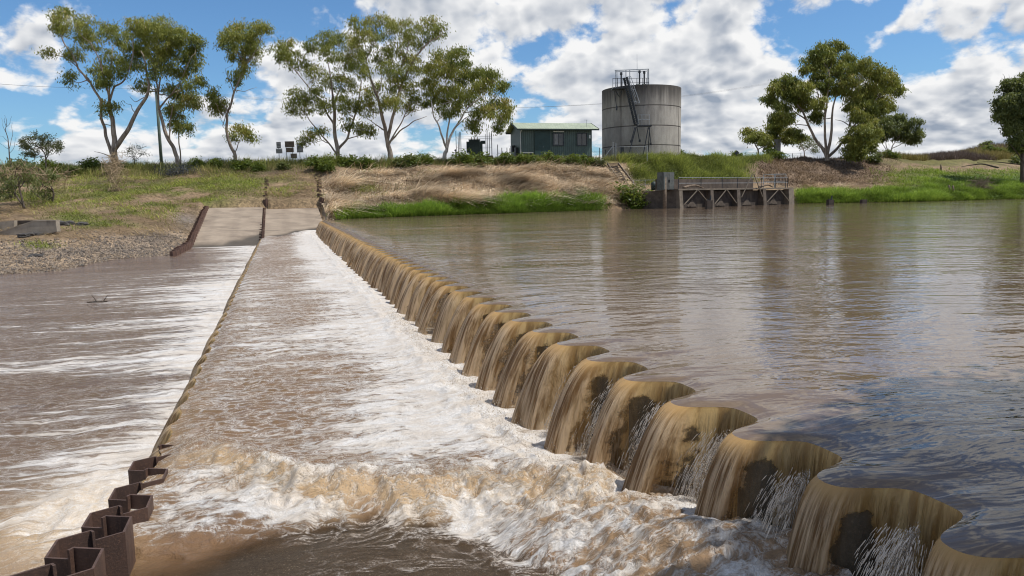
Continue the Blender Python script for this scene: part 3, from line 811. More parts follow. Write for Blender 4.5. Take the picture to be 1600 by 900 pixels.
rockz = blobs(*proj(TP), [(240, 372, 40, 10), (190, 392, 60, 6), (110, 395, 40, 5), (290, 345, 25, 14)])
col = lay(col, rockz * .8, (.085, .075, .07), (.19, .175, .165))
col = lay(col, stw, (.42, .32, .21), (.62, .50, .36))
col = lay(col, lw, (.075, .095, .022), (.16, .18, .04))
col = lay(col, sp_, (.045, .075, .015), (.085, .14, .025))
col = lay(col, tl, (.06, .09, .02), (.12, .15, .03))
col = lay(col, cr, (.09, .085, .03), (.17, .16, .055))
wn = 40 * fbm(TP[..., 0] * .2, TP[..., 1] * .2, 3)
dead = sm(ug + wn, 1150, 1190) * sm(ug + wn, 1420, 1340) * sm(rg + wn / 40, 3.2, 4.0)
col = lay(col, dead * (1 - tl), (.10, .07, .05), (.24, .175, .12))
brownband = sm(ug, 505, 530) * sm(ug, 960, 930) * np.exp(-((rg - 5.0 + .5 * (nz[..., 0] - .5)) / .45) ** 2)
col = lay(col, brownband * .45, (.10, .07, .045), (.22, .155, .105))
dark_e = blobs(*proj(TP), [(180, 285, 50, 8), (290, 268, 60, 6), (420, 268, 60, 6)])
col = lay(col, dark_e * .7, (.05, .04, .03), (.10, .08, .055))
col = lay(col, sm(rg, 1.25, 1.0), (.07, .05, .035), (.11, .08, .055))
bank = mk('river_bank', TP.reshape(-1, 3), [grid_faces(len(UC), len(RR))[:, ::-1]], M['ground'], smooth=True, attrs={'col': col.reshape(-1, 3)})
tag(bank, kind='structure')


_hu, _hv = proj(TP.reshape(-1, 3)); _hp = TP.reshape(-1, 3); _hr = rg.ravel()
_ok = (_hr >= .9) & (_hr < 7); _hu = _hu[_ok]; _hv = _hv[_ok]; _hp = _hp[_ok]
def hit(u, v):
    """bank point seen at a bearing and height of the picture (nearest visible one)"""
    d = np.hypot(_hu - u, (_hv - v) * 2.) + .02 * _hp[:, 1]
    return _hp[np.argmin(d)].copy()

# ------------------------------------------------------------------ vegetation
def leaf_cards(P, L, Wd, droop, hue, flat=0.):
    """one four-sided leaf per point; droop 0..1 = how much it hangs"""
    n = len(P)
    d = rng.normal(0, 1, (n, 3)); d[:, 2] *= .6
    d /= np.linalg.norm(d, axis=1)[:, None]
    d = d * (1 - droop) + np.array([0, 0, -1.]) * droop
    d /= np.linalg.norm(d, axis=1)[:, None]
    x = np.cross(d, rng.normal(0, 1, (n, 3))); x /= np.linalg.norm(x, axis=1)[:, None]
    L = np.broadcast_to(L, n)[:, None]; Wd = np.broadcast_to(Wd, n)[:, None]
    V = np.stack([P, P + d * L * .45 + x * Wd * .5, P + d * L, P + d * L * .45 - x * Wd * .5], 1).reshape(-1, 3)
    return V, np.arange(4 * n).reshape(n, 4), np.repeat(hue, 4)
def foliage(clumps, dens=1., L=.42, Wd=.13, droop=.55, sub=.55):
    """clumps: (centre xyz, radius xyz). returns leaf points and hue"""
    P = []; H = []
    for c, r in clumps:
        c = np.array(c); r = np.array(r)
        area = r[0] * r[2] * 3.14
        ns = max(5, int(area * 3.6 + 3))
        q = rng.normal(0, 1, (ns, 3)); q /= np.linalg.norm(q, axis=1)[:, None]
        q *= rng.uniform(.25, 1.0, (ns, 1)) ** .55
        ch = rng.uniform(.25, .75)
        for a in q:
            k = int(dens * rng.uniform(50, 92))
            sr = sub * rng.uniform(.6, 1.15)
            pp = rng.normal(0, .5, (k, 3)) * sr * np.array([1, 1, .75])
            pp[:, 2] += .25 * sr
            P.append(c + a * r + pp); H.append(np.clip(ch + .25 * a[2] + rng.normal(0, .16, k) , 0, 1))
    return np.concatenate(P), np.concatenate(H)
def wob(pts, amp, n=5):
    """densify a limb and make it a little crooked"""
    pts = np.asarray(pts, float); seg = []
    for i in range(len(pts) - 1):
        for j in range(n): seg.append(pts[i] + (pts[i + 1] - pts[i]) * j / n)
    seg.append(pts[-1]); seg = np.array(seg)
    ph = rng.uniform(0, 100)
    k = np.arange(len(seg))
    off = np.stack([fbm(k * .35 + ph, k * 0 + 1.5, 2), fbm(k * .35 + ph, k * 0 + 9.5, 2), fbm(k * .35 + ph, k * 0 + 5.5, 2) * .4], 1) * amp
    off[0] = 0
    # round the corners
    s = seg + off
    s[1:-1] = .5 * s[1:-1] + .25 * (s[:-2] + s[2:])
    return s
def make_tree(label, name, Y, conv, limbs, clumps, bark='bark', leaf='euc', scale_r=1.0, dens=1., cat='tree', group=None, depth=1.0, seed=1, L=.31, Wd=.088, droop=.55, base_z=None, twigs=True, sub=.68, ground=False):
    """limbs: list of (points in view coordinates, r0 m, r1 m); clumps: (x, y, rx, ry) in view coordinates"""
    global rng
    rng = np.random.default_rng(seed)
    u0, v0 = conv(*limbs[0][0][0])
    if ground: Y = hit(u0, v0)[1]
    root = gy(u0, v0, Y)
    if base_z is not None: root[2] = base_z
    t = thing(name, root, label, cat, group)
    pxm = Y / FPX
    m = MB(); nodes = []
    for li, (pts, r0, r1) in enumerate(limbs):
        dy = 0.
        tgt = rng.normal(0, 1.3) * depth * (0 if li == 0 else 1)
        P = []
        for i, p in enumerate(pts):
            uu, vv = conv(*p[:2]); P.append(gy(uu, vv, Y + tgt * i / max(1, len(pts) - 1)))
        P = np.array(P)
        if li == 0: P[0][2] = root[2] - .25
        s = wob(P, .22)
        # start of a branch joins the nearest node of what is already there
        if li > 0 and nodes:
            A = np.concatenate(nodes); j = np.argmin(np.linalg.norm(A[:, :3] - s[0], axis=1))
            sh = A[j, :3] - s[0]; k = np.linspace(1, 0, len(s))[:, None] ** 1.5; s = s + sh * k
            if np.linalg.norm(sh) > 2.5: pass
        rad = r0 + (r1 - r0) * np.linspace(0, 1, len(s)) ** .8
        if li == 0: rad[0] *= 1.5; rad[1] *= 1.2
        m.tube(s, rad, 7)
        nodes.append(np.concatenate([s, rad[:, None]], 1))
    A = np.concatenate(nodes)
    cl = []
    for (x, y, rx, ry) in clumps:
        uu, vv = conv(x, y); u1, v1 = conv(x + rx, y + ry)
        r = np.array([(u1 - uu) * pxm, (u1 - uu) * pxm * 1.0, (v1 - vv) * pxm]) * scale_r
        c = gy(uu, vv, Y + np.clip(rng.normal(0, 1.6), -3, 3) * depth)
        cl.append((c, r))
        if twigs:
            dd = np.linalg.norm(A[:, :3] - (c - np.array([0, 0, r[2] * .6])), axis=1) + 1.2 * np.maximum(0, A[:, 2] - c[2])
            dd[:3] += 2.
            j = np.argmin(dd); a = A[j, :3]
            rr = min(A[j, 3] * .7, .055 + .012 * dd[j])
            mid = (a + c) / 2 + np.array([rng.normal(0, .2), rng.normal(0, .2), -.12 * dd[j]])
            m.tube(wob([a, mid, c], .15, 3), np.linspace(rr, .015, 7), 5)
            for q in range(4):
                e = c + rng.normal(0, .55, 3) * r
                m.tube(wob([mid * .4 + c * .6, e], .12, 3), np.linspace(.022, .008, 4), 4)
    m.build('trunk', M[bark], t, True)
    if cl:
        P, H = foliage(cl, dens, sub=sub)
        V, F, hh = leaf_cards(P, rng.uniform(.7, 1.25, len(P)) * L, rng.uniform(.8, 1.2, len(P)) * Wd, droop, H)
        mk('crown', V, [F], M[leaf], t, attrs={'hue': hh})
    return t
c1 = lambda x, y: (x / 2.1425, y / 2.1425)
c2 = lambda x, y: (400 + x / 2.5714, y / 2.5714)
c5 = lambda x, y: (1140 + x / 3, 40 + y / 3)
make_tree('wide open-crowned eucalypt at left with three pale spreading trunks, straw caught at its foot', 'gum_tree', 79, c1,
  [([(386, 560), (386, 520), (384, 470), (380, 410), (368, 350)], .36, .19), ([(388, 505), (430, 445), (462, 380), (490, 325), (501, 285), (490, 225), (472, 170)], .27, .07),
   ([(372, 545), (345, 460), (328, 400), (333, 345), (300, 280), (262, 232), (238, 185), (215, 140), (192, 85)], .19, .05), ([(368, 350), (362, 300), (345, 235), (330, 190), (300, 140)], .15, .04),
   ([(368, 350), (385, 290), (420, 270), (440, 200), (450, 120)], .12, .04), ([(300, 280), (255, 225), (215, 190), (160, 180)], .09, .03), ([(368, 350), (372, 240), (380, 160)], .11, .04),
   ([(380, 420), (345, 415), (338, 370)], .05, .02), ([(372, 535), (340, 515), (312, 507)], .06, .02), ([(490, 325), (455, 345), (430, 320)], .05, .015), ([(462, 380), (440, 350), (418, 345)], .05, .015)],
  [(220, 55, 40, 26), (205, 85, 28, 32), (262, 105, 48, 32), (190, 100, 22, 25), (160, 178, 24, 12), (248, 185, 42, 24), (300, 140, 48, 32), (350, 100, 50, 30), (392, 128, 50, 36), (242, 270, 26, 24), (335, 232, 36, 34),
   (398, 242, 42, 30), (352, 262, 34, 28), (440, 165, 36, 38), (450, 90, 36, 32), (380, 362, 26, 14), (348, 362, 14, 22), (420, 215, 40, 30), (372, 190, 32, 20), (345, 285, 26, 14), (462, 215, 26, 22), (275, 75, 30, 18)], seed=3, scale_r=.95, dens=.85)
make_tree('slim leaning eucalypt beside the utility pole, tall yellowish crown over bent dark trunks', 'gum_tree', 80, c1,
  [([(606, 565), (590, 525), (572, 480), (550, 430), (532, 365)], .24, .16), ([(532, 365), (528, 300), (512, 210), (490, 150)], .13, .04), ([(532, 365), (560, 330), (590, 300), (615, 250), (645, 190)], .11, .03),
   ([(572, 480), (568, 420), (580, 350), (600, 300)], .09, .03), ([(528, 300), (548, 220), (560, 150)], .09, .03), ([(590, 300), (640, 285)], .05, .02)],
  [(480, 95, 34, 30), (510, 110, 48, 36), (560, 120, 55, 40), (535, 80, 30, 18), (605, 125, 48, 30), (600, 165, 58, 40), (650, 145, 36, 20), (645, 205, 42, 38), (560, 210, 46, 40), (515, 235, 36, 30), (480, 290, 28, 18), (600, 250, 40, 26),
   (590, 310, 42, 24), (645, 275, 40, 28), (500, 175, 36, 32), (470, 150, 24, 26), (540, 160, 46, 36)], seed=4, dens=.95)
make_tree('young sapling eucalypt under the leaning tree, drooping low crown', 'gum_tree', 82, c1,
  [([(602, 545), (600, 490), (598, 450), (606, 400), (620, 340)], .09, .03)], [(612, 425, 40, 26), (590, 375, 36, 26), (632, 350, 36, 28), (615, 320, 30, 20), (650, 330, 20, 18), (590, 415, 24, 18), (568, 370, 18, 16)], seed=5, dens=.95)
make_tree('solitary narrow eucalypt with a kinked dark trunk between utility pole and road signs', 'gum_tree', 80, c1,
  [([(792, 562), (790, 520), (770, 478), (760, 430), (766, 370), (784, 310), (808, 262), (822, 215)], .22, .06), ([(768, 360), (748, 385), (735, 370), (722, 345)], .07, .025), ([(788, 512), (800, 475), (818, 450)], .06, .02),
   ([(784, 310), (765, 260), (755, 230)], .06, .015), ([(790, 300), (820, 305), (858, 292)], .05, .012), ([(735, 372), (742, 420), (738, 400)], .04, .02), ([(766, 370), (745, 420), (760, 440)], .05, .02)],
  [(768, 118, 38, 26), (805, 105, 40, 26), (850, 100, 34, 24), (815, 145, 48, 34), (770, 150, 32, 24), (850, 150, 36, 30), (832, 195, 36, 34), (792, 262, 26, 30), (720, 325, 24, 30), (742, 350, 28, 30), (722, 370, 22, 20), (812, 445, 34, 20), (838, 455, 18, 16), (790, 462, 16, 14),
   (880, 110, 24, 26), (815, 235, 22, 20), (785, 190, 24, 20)], seed=6, dens=.95)
make_tree('broad many-limbed eucalypt just right of the road signs, two thin trunks low on its left', 'gum_tree', 82, c2,
  [([(334, 645), (330, 600), (322, 545), (314, 470), (308, 390)], .27, .15), ([(333, 605), (368, 562), (394, 490), (415, 410), (425, 330)], .16, .05), ([(308, 640), (285, 590), (255, 540), (228, 500), (205, 460)], .11, .04),
   ([(318, 500), (275, 430), (225, 365), (170, 300), (110, 235)], .12, .03), ([(308, 390), (298, 310), (285, 220)], .12, .03), ([(312, 420), (345, 340), (368, 250)], .10, .03), ([(285, 590), (262, 570), (240, 530)], .06, .02),
   ([(368, 562), (420, 545), (450, 520)], .07, .02)],
  [(92, 215, 32, 40), (128, 180, 30, 24), (135, 230, 40, 36), (175, 262, 42, 38), (228, 185, 34, 42), (275, 165, 46, 32), (330, 162, 50, 34), (392, 190, 44, 40), (300, 225, 56, 38), (242, 300, 44, 34), (362, 255, 52, 40), (412, 250, 36, 42), (158, 388, 30, 36), (140, 440, 20, 30), (192, 435, 42, 36), (240, 385, 42, 32),
   (300, 330, 46, 36), (362, 345, 44, 38), (270, 430, 40, 30), (340, 420, 44, 36), (400, 420, 32, 40), (375, 500, 34, 26), (430, 515, 38, 28), (212, 552, 34, 18), (252, 528, 30, 18), (455, 535, 22, 24), (190, 570, 16, 14), (205, 400, 26, 26), (430, 300, 26, 36)], seed=7, dens=.8, scale_r=.95)
make_tree('tallest eucalypt of the row, stout trunk with bare pink limbs on its right', 'gum_tree', 81, c2,
  [([(546, 668), (540, 620), (532, 580), (522, 540), (506, 470), (484, 385), (458, 320)], .33, .13), ([(528, 560), (545, 480), (568, 390), (596, 310), (640, 225), (690, 170), (735, 145)], .20, .05), ([(536, 580), (585, 525), (635, 485), (690, 468)], .12, .02),
   ([(534, 590), (560, 540), (600, 470), (620, 410)], .12, .03), ([(458, 320), (440, 250), (462, 180), (480, 120)], .10, .03), ([(522, 530), (480, 500), (440, 470)], .09, .02), ([(580, 360), (560, 280), (530, 180)], .10, .03),
   ([(600, 300), (622, 210), (618, 140)], .09, .03), ([(458, 320), (425, 290), (405, 230)], .06, .02), ([(635, 485), (640, 455), (665, 440)], .05, .012), ([(484, 385), (500, 330), (510, 240)], .07, .02)],
  [(402, 105, 22, 30), (420, 145, 34, 36), (470, 105, 42, 34), (515, 85, 44, 28), (542, 122, 38, 36), (620, 118, 50, 36), (688, 100, 40, 28), (740, 122, 28, 32), (700, 150, 40, 26), (622, 175, 48, 36), (562, 200, 46, 34), (506, 225, 42, 36), (600, 250, 46, 36), (645, 265, 32, 38), (520, 285, 40, 30), (480, 360, 32, 30),
   (560, 340, 50, 36), (622, 360, 42, 36), (640, 408, 28, 28), (562, 408, 48, 32), (612, 432, 30, 20), (455, 440, 28, 34), (440, 210, 26, 26), (480, 160, 34, 26), (590, 300, 34, 24), (520, 420, 26, 24), (440, 380, 22, 26)], seed=8, dens=.8, scale_r=.95)
make_tree('rounded eucalypt with white forked trunk and weeping right side, left of the transformer', 'gum_tree', 83, c2,
  [([(760, 665), (762, 625), (764, 600)], .25, .20), ([(762, 602), (748, 560), (734, 515), (716, 470), (702, 410)], .14, .05), ([(766, 600), (785, 545), (805, 500), (842, 440), (900, 392), (955, 350)], .17, .04), ([(764, 600), (772, 520), (790, 420), (792, 320)], .13, .04),
   ([(842, 440), (900, 440), (960, 430), (990, 480)], .07, .02), ([(805, 500), (850, 465), (890, 480)], .06, .02), ([(790, 420), (760, 340), (745, 260)], .08, .02)],
  [(752, 228, 46, 26), (805, 232, 46, 30), (715, 275, 40, 42), (775, 290, 56, 44), (835, 275, 30, 40), (700, 345, 34, 42), (742, 385, 50, 48), (690, 405, 24, 34), (832, 315, 40, 36), (895, 298, 40, 26), (948, 308, 40, 30), (985, 350, 28, 36), (910, 355, 50, 36), (860, 395, 42, 36), (965, 415, 40, 36), (1008, 440, 24, 34),
   (992, 490, 26, 34), (890, 465, 26, 34), (884, 515, 14, 26), (930, 450, 30, 28), (798, 435, 34, 30), (760, 445, 30, 24), (812, 375, 40, 36), (975, 505, 20, 22), (870, 500, 18, 22)], bark='bark_white', seed=9, dens=1.1, droop=.7)
make_tree('large dense multi-stemmed eucalypt right of the tank above the pumping dock', 'gum_tree', 113, c5,
  [([(458, 625), (452, 600), (430, 570), (390, 510), (360, 442), (338, 390), (300, 350)], .34, .08), ([(456, 612), (446, 520), (450, 410), (464, 310), (466, 220)], .24, .06), ([(464, 612), (480, 530), (482, 430), (495, 340), (525, 250)], .28, .06),
   ([(480, 612), (530, 560), (582, 480), (640, 400), (700, 330)], .26, .06), ([(450, 410), (420, 340), (400, 270)], .14, .04), ([(582, 480), (545, 450), (500, 440)], .10, .03), ([(360, 442), (300, 400), (240, 390)], .12, .03), ([(582, 440), (600, 340), (610, 240)], .14, .04), ([(340, 480), (290, 465), (240, 470)], .08, .02)],
  [(420, 120, 44, 32), (490, 108, 48, 30), (455, 150, 60, 40), (398, 175, 52, 44), (470, 205, 62, 48), (545, 165, 40, 36), (545, 215, 54, 42), (360, 208, 26, 22), (262, 262, 52, 30), (300, 285, 44, 34), (225, 300, 42, 36), (180, 348, 36, 26), (290, 330, 62, 42), (360, 300, 46, 36), (240, 390, 44, 36), (350, 360, 54, 42), (422, 258, 54, 44),
   (545, 280, 56, 48), (605, 225, 54, 50), (650, 180, 42, 30), (700, 232, 54, 40), (750, 262, 46, 42), (785, 305, 32, 36), (700, 310, 62, 52), (640, 310, 56, 50), (582, 360, 52, 48), (700, 390, 50, 36), (745, 370, 34, 34), (640, 390, 44, 36), (410, 425, 32, 36), (262, 432, 42, 32), (480, 300, 44, 38), (200, 440, 22, 34), (600, 420, 40, 36), (670, 430, 40, 28), (420, 370, 34, 34)],
  seed=10, dens=1.1, L=.42, Wd=.13, droop=.6, sub=.75, scale_r=.95)
make_tree('bushy dark shrub-tree filling the right foot of the large multi-stemmed eucalypt', 'shrub_tree', 111, c5,
  [([(610, 640), (606, 580), (600, 530)], .14, .06), ([(610, 620), (640, 560), (655, 510)], .10, .04)],
  [(600, 500, 46, 36), (650, 500, 46, 36), (572, 555, 40, 44), (625, 560, 54, 46), (680, 500, 32, 32), (650, 460, 36, 26), (600, 600, 56, 32), (560, 600, 26, 28), (665, 560, 30, 40)], leaf='euc', seed=11, L=.42, Wd=.15, sub=.7)
make_tree('low wind-swept tree left of the large eucalypt, behind the green pole', 'shrub_tree', 120, c5,
  [([(128, 615), (132, 580), (120, 555), (105, 530)], .16, .05), ([(132, 580), (170, 560), (210, 520)], .10, .04)],
  [(90, 505, 30, 20), (125, 522, 40, 26), (90, 535, 24, 18), (165, 545, 34, 22), (205, 490, 40, 30), (235, 460, 34, 24), (250, 515, 46, 30), (305, 505, 40, 26), (290, 545, 30, 14), (180, 570, 20, 14), (335, 530, 20, 14)], leaf='euc', seed=12, dens=.9, L=.45, Wd=.16, sub=.7)
make_tree('thin small tree showing sky through it under the large eucalypt left side', 'shrub_tree', 125, c5,
  [([(352, 620), (350, 590), (335, 560), (325, 540)], .10, .04), ([(350, 590), (375, 570), (400, 550)], .07, .03)],
  [(330, 530, 24, 20), (370, 540, 26, 20), (395, 560, 24, 18), (345, 570, 26, 16), (400, 590, 18, 12)], leaf='euc_dark', seed=13, dens=.5, twigs=True)
make_tree('smaller round tree standing right of the large eucalypt on the skyline', 'shrub_tree', 128, c5,
  [([(755, 615), (758, 590), (770, 555), (800, 520)], .13, .05), ([(755, 605), (735, 570), (730, 520)], .10, .04), ([(765, 580), (800, 560), (850, 530)], .07, .03), ([(722, 610), (720, 580), (712, 540)], .08, .03)],
  [(735, 445, 40, 26), (778, 440, 40, 24), (720, 485, 34, 30), (765, 480, 44, 30), (812, 480, 36, 26), (862, 465, 36, 22), (858, 505, 40, 26), (842, 535, 32, 22), (790, 520, 30, 22), (880, 520, 20, 24), (720, 525, 20, 20)], leaf='euc_dark', seed=14, dens=.8, L=.5, Wd=.16, sub=.75)
make_tree('dark dense tree cut by the right edge of view, bare twigs at its top', 'shrub_tree', 106, c5,
  [([(1374, 768), (1374, 700), (1370, 620), (1362, 520), (1350, 420), (1325, 330)], .36, .08), ([(1352, 430), (1310, 330), (1290, 250), (1283, 225)], .10, .012), ([(1310, 330), (1318, 260), (1312, 228)], .05, .01), ([(1295, 270), (1272, 245)], .03, .01), ([(1370, 640), (1320, 560), (1290, 510)], .12, .03), ([(1372, 660), (1240, 640), (1160, 640)], .09, .03), ([(1365, 560), (1420, 450), (1440, 350)], .2, .05)],
  [(1300, 300, 34, 40), (1345, 300, 50, 50), (1390, 260, 40, 40), (1285, 375, 42, 40), (1340, 370, 56, 50), (1400, 350, 56, 60), (1300, 435, 44, 36), (1350, 440, 50, 44), (1410, 440, 50, 50), (1265, 420, 22, 24), (1335, 510, 34, 40), (1400, 510, 44, 40), (1330, 560, 26, 30), (1440, 300, 50, 60), (1460, 400, 50, 60), (1310, 490, 22, 26), (1460, 500, 44, 40), (1375, 560, 30, 30)],
  leaf='euc_dark', bark='bark_dark', seed=15, dens=1.15, L=.42, Wd=.15, droop=.5, sub=.7)
# --- small trees at the left
make_tree('bare leafless sapling at the far left edge', 'dead_tree', 70, c1,
  [([(36, 560), (30, 500), (22, 440), (20, 395)], .07, .015), ([(30, 500), (40, 450), (45, 410)], .03, .008), ([(24, 450), (10, 420), (5, 395)], .025, .007), ([(28, 480), (12, 460), (0, 455)], .02, .007), ([(22, 430), (34, 405), (40, 388)], .02, .006), ([(30, 500), (14, 490), (4, 480)], .02, .006), ([(21, 420), (14, 400), (16, 385)], .02, .006), ([(34, 520), (48, 490), (52, 460)], .02, .006)], [], bark='bark_dark', seed=20)
make_tree('feathery acacia with a thin flat-topped crown at the left', 'acacia_tree', 74, c1,
  [([(158, 565), (156, 535), (140, 505), (115, 480), (90, 465)], .08, .02), ([(156, 535), (165, 500), (160, 465)], .05, .015), ([(150, 520), (180, 495), (200, 480)], .04, .015), ([(140, 505), (135, 480), (125, 460)], .03, .01)],
  [(90, 475, 22, 12), (118, 462, 24, 14), (150, 460, 28, 14), (180, 480, 24, 12), (105, 495, 26, 14), (140, 490, 28, 16), (172, 500, 24, 14), (195, 492, 14, 10), (125, 515, 24, 12), (78, 490, 12, 10), (90, 520, 18, 12)], leaf='acacia', bark='bark_dark', seed=21, dens=.8, L=.22, Wd=.07, droop=.2, sub=.4)
make_tree('dead grey shrub with fine bare twigs left of the utility pole', 'dead_shrub', 80, c1,
  [([(452, 565), (450, 535), (440, 510), (425, 495)], .05, .01), ([(450, 540), (458, 505), (455, 475)], .03, .007), ([(451, 545), (475, 515), (495, 500)], .03, .007), ([(446, 525), (420, 525), (410, 515)], .02, .006), ([(456, 520), (475, 495), (480, 480)], .02, .006), ([(440, 510), (432, 490), (440, 475)], .02, .006)],
  [(430, 505, 20, 12), (460, 495, 24, 14), (485, 515, 16, 12), (450, 520, 26, 14)], leaf='acacia', bark='bark_dark', seed=22, dens=.28, L=.2, Wd=.05, sub=.45)
make_tree('flood-battered dark shrub with straw in it at the left edge, leaning trunk', 'shrub_tree', 62, c1,
  [([(80, 698), (72, 650), (60, 600), (55, 570)], .10, .03), ([(30, 690), (28, 640), (34, 590)], .08, .03), ([(68, 630), (85, 590), (100, 560)], .05, .02)],
  [(30, 575, 34, 18), (70, 580, 30, 20), (20, 610, 28, 22), (55, 625, 30, 22), (25, 650, 18, 24), (85, 605, 22, 16), (5, 590, 20, 20), (0, 640, 16, 20), (60, 550, 34, 14)], leaf='euc_dark', bark='bark_dark', seed=23, ground=True, dens=.42, L=.28, Wd=.08, sub=.45)
make_tree('flood-battered dark shrub hung with straw, second from the left edge', 'shrub_tree', 64, c1,
  [([(183, 678), (178, 640), (165, 600), (150, 570)], .09, .03), ([(176, 640), (140, 610), (125, 590)], .05, .02)],
  [(125, 580, 34, 18), (160, 585, 30, 18), (135, 615, 28, 22), (120, 650, 18, 26), (150, 650, 16, 22), (185, 595, 20, 14), (110, 555, 40, 14)], leaf='euc_dark', bark='bark_dark', seed=24, ground=True, dens=.42, L=.28, Wd=.08, sub=.45)
rng = np.random.default_rng(77)

# near bank with an unseen tree added to shade the near end of the weir
nb = np.array([W(-6, -.25, .35), W(.3, -.25, .25), W(.6, -3, .2), W(.2, -14, .2), W(-1, -60, .4), W(-30, -60, 1.), W(-30, -.25, .8)])
m = MB(); m.prism(nb, (0, 0, -2.)); tag(m.build('near_bank', M['ground'], None), kind='structure')
rng = np.random.default_rng(91)
base = np.array([8.6, -1.6, .2])
t = thing('shade_tree', base, 'leafy tree on the near bank shading the closest end of the weir', 'tree')
m = MB(); m.tube(wob([base, base + [-.1, .6, 2.2], base + [-.4, 1.9, 4.4], base + [-.7, 3.2, 6.2]], .2), np.linspace(.24, .08, 16), 8)
m.tube(wob([base + [-.1, .6, 2.2], base + [1.2, 1.6, 4.2], base + [1.8, 2.8, 6.]], .2), np.linspace(.14, .05, 11), 7); m.build('trunk', M['bark'], t, True)
cl = [(base + np.array([x - .9, y + .8, z]), (1.1, 1.0, .75)) for x, y, z in ((-1.7, 3.2, 6.2), (-.6, 4.6, 6.6), (.6, 3.4, 6.9), (1.8, 4.2, 6.2), (2.6, 2.8, 6.6), (.2, 2.2, 6.0), (-1.0, 1.6, 6.6), (1.6, 1.4, 6.9), (3.4, 3.6, 6.8), (.4, 5.2, 7.2), (-1.2, 4.0, 7.3), (2.8, 4.8, 7.3), (-.2, 3.4, 7.6))]
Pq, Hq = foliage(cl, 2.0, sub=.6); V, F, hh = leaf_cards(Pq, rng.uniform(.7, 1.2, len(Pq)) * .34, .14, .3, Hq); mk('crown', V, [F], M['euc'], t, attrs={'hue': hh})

# --- crest shrubs: four kinds of bush, copied
def bush_proto(seed, n, lf, L=.26, Wd=.11, droop=.2):
    global rng
    rng = np.random.default_rng(seed)
    cl = [((rng.normal(0, .45), rng.normal(0, .4), .45 + rng.uniform(-.15, .3)), (.48, .45, .40)) for _ in range(n)]
    P, H = foliage(cl, .85, sub=.42); P[:, 2] = np.abs(P[:, 2])
    V, F, hh = leaf_cards(P, rng.uniform(.6, 1.2, len(P)) * L, rng.uniform(.7, 1.2, len(P)) * Wd, droop, H)
    V = V - 0; return V, F, hh
protos = []
def bush(name, u, r, size, label, group=None, kind=0, wide=1.0, sink=.12):
    p = terr(np.array([float(u)]), np.array([float(r)]))[0] - np.array([0, 0, sink])
    if len(protos) < 4:
        pass
    o = bpy.data.objects.new(name, protos[kind]); COL.objects.link(o)
    size *= .64
    o.location = [float(c) for c in p]; o.rotation_euler = (0, 0, random.uniform(0, 6.28)); o.scale = (size * wide, size * wide, size)
    return tag(o, label, 'shrub', group, 'thing')
for i, (sd_, n_, lf) in enumerate([(31, 5, 'shrub'), (32, 4, 'shrub'), (33, 5, 'euc_dark'), (34, 4, 'acacia')]):
    V, F, hh = bush_proto(sd_, n_, lf)
    o = mk('bush', V, [F], M[lf], attrs={'hue': hh}); protos.append(o.data); bpy.data.objects.remove(o)
CREST = 'green bushes along the top of the far bank'
BUSH = [  # u, row, size, kind, label
 (12, 5.6, 1.5, 2, 'dark bush on the bank crest at the far left'), (45, 5.7, 1.7, 2, 'dark bush behind the feathery acacia foot'), (100, 5.7, 1.6, 0, 'green bush on the crest right of the feathery acacia'), (130, 5.6, 1.5, 2, 'dark low bush left of the wide eucalypt trunks'),
 (155, 5.8, 1.7, 0, 'green bush touching the wide eucalypt on its left'), (205, 5.7, 1.3, 3, 'grey-green bush right of the wide eucalypt trunks'), (322, 5.8, 1.2, 0, 'low bush midway between leaning and solitary eucalypts'), (350, 5.7, 1.2, 1, 'low bush just left of the solitary kinked eucalypt'),
 (395, 5.7, 1.5, 0, 'bright bush just right of the solitary kinked eucalypt'), (418, 5.6, 1.4, 1, 'low bush under the leftmost road sign'), (455, 5.7, 1.2, 2, 'dark bush under the small brown sign'), (505, 5.4, 1.8, 0, 'big bush at the foot of two thin trunks right of the signs'),
 (520, 5.1, 1.4, 1, 'yellow-green bush in front of the many-limbed eucalypt trunk'), (556, 5.5, 1.6, 0, 'bright bush between the many-limbed and the tallest eucalypt'), (582, 5.5, 1.4, 0, 'bush left of the tallest eucalypt trunk'), (632, 5.4, 1.9, 2, 'large dark bush right of the tallest eucalypt trunk'),
 (650, 5.2, 1.6, 0, 'bush halfway between the tallest and the white-trunked eucalypt'), (676, 5.6, 1.4, 0, 'bush left of the white forked trunk'), (728, 5.3, 2.0, 0, 'broad leafy bush in front of the transformer plinth, left part'), (752, 5.25, 2.1, 0, 'broad leafy bush in front of the transformer plinth, right part'),
 (790, 5.6, 1.6, 1, 'bush at the gate left of the green shed'), (812, 5.5, 1.5, 1, 'bush under the cabinet at the shed left corner'), (842, 5.3, 1.5, 1, 'yellow-green bush below the shed door'), (868, 5.5, 1.7, 1, 'taller yellow-green bush below the shed first window'),
 (897, 5.5, 1.5, 1, 'yellow-green bush below the shed second window'), (920, 5.4, 1.6, 1, 'yellow-green bush at the shed right corner'), (935, 5.3, 1.3, 3, 'grey-green bush at the top of the bank left of the stairs')]
for u, r, sz, kd, lab in BUSH: bush('bush', u, r, sz, lab, CREST, kd, 1.15)
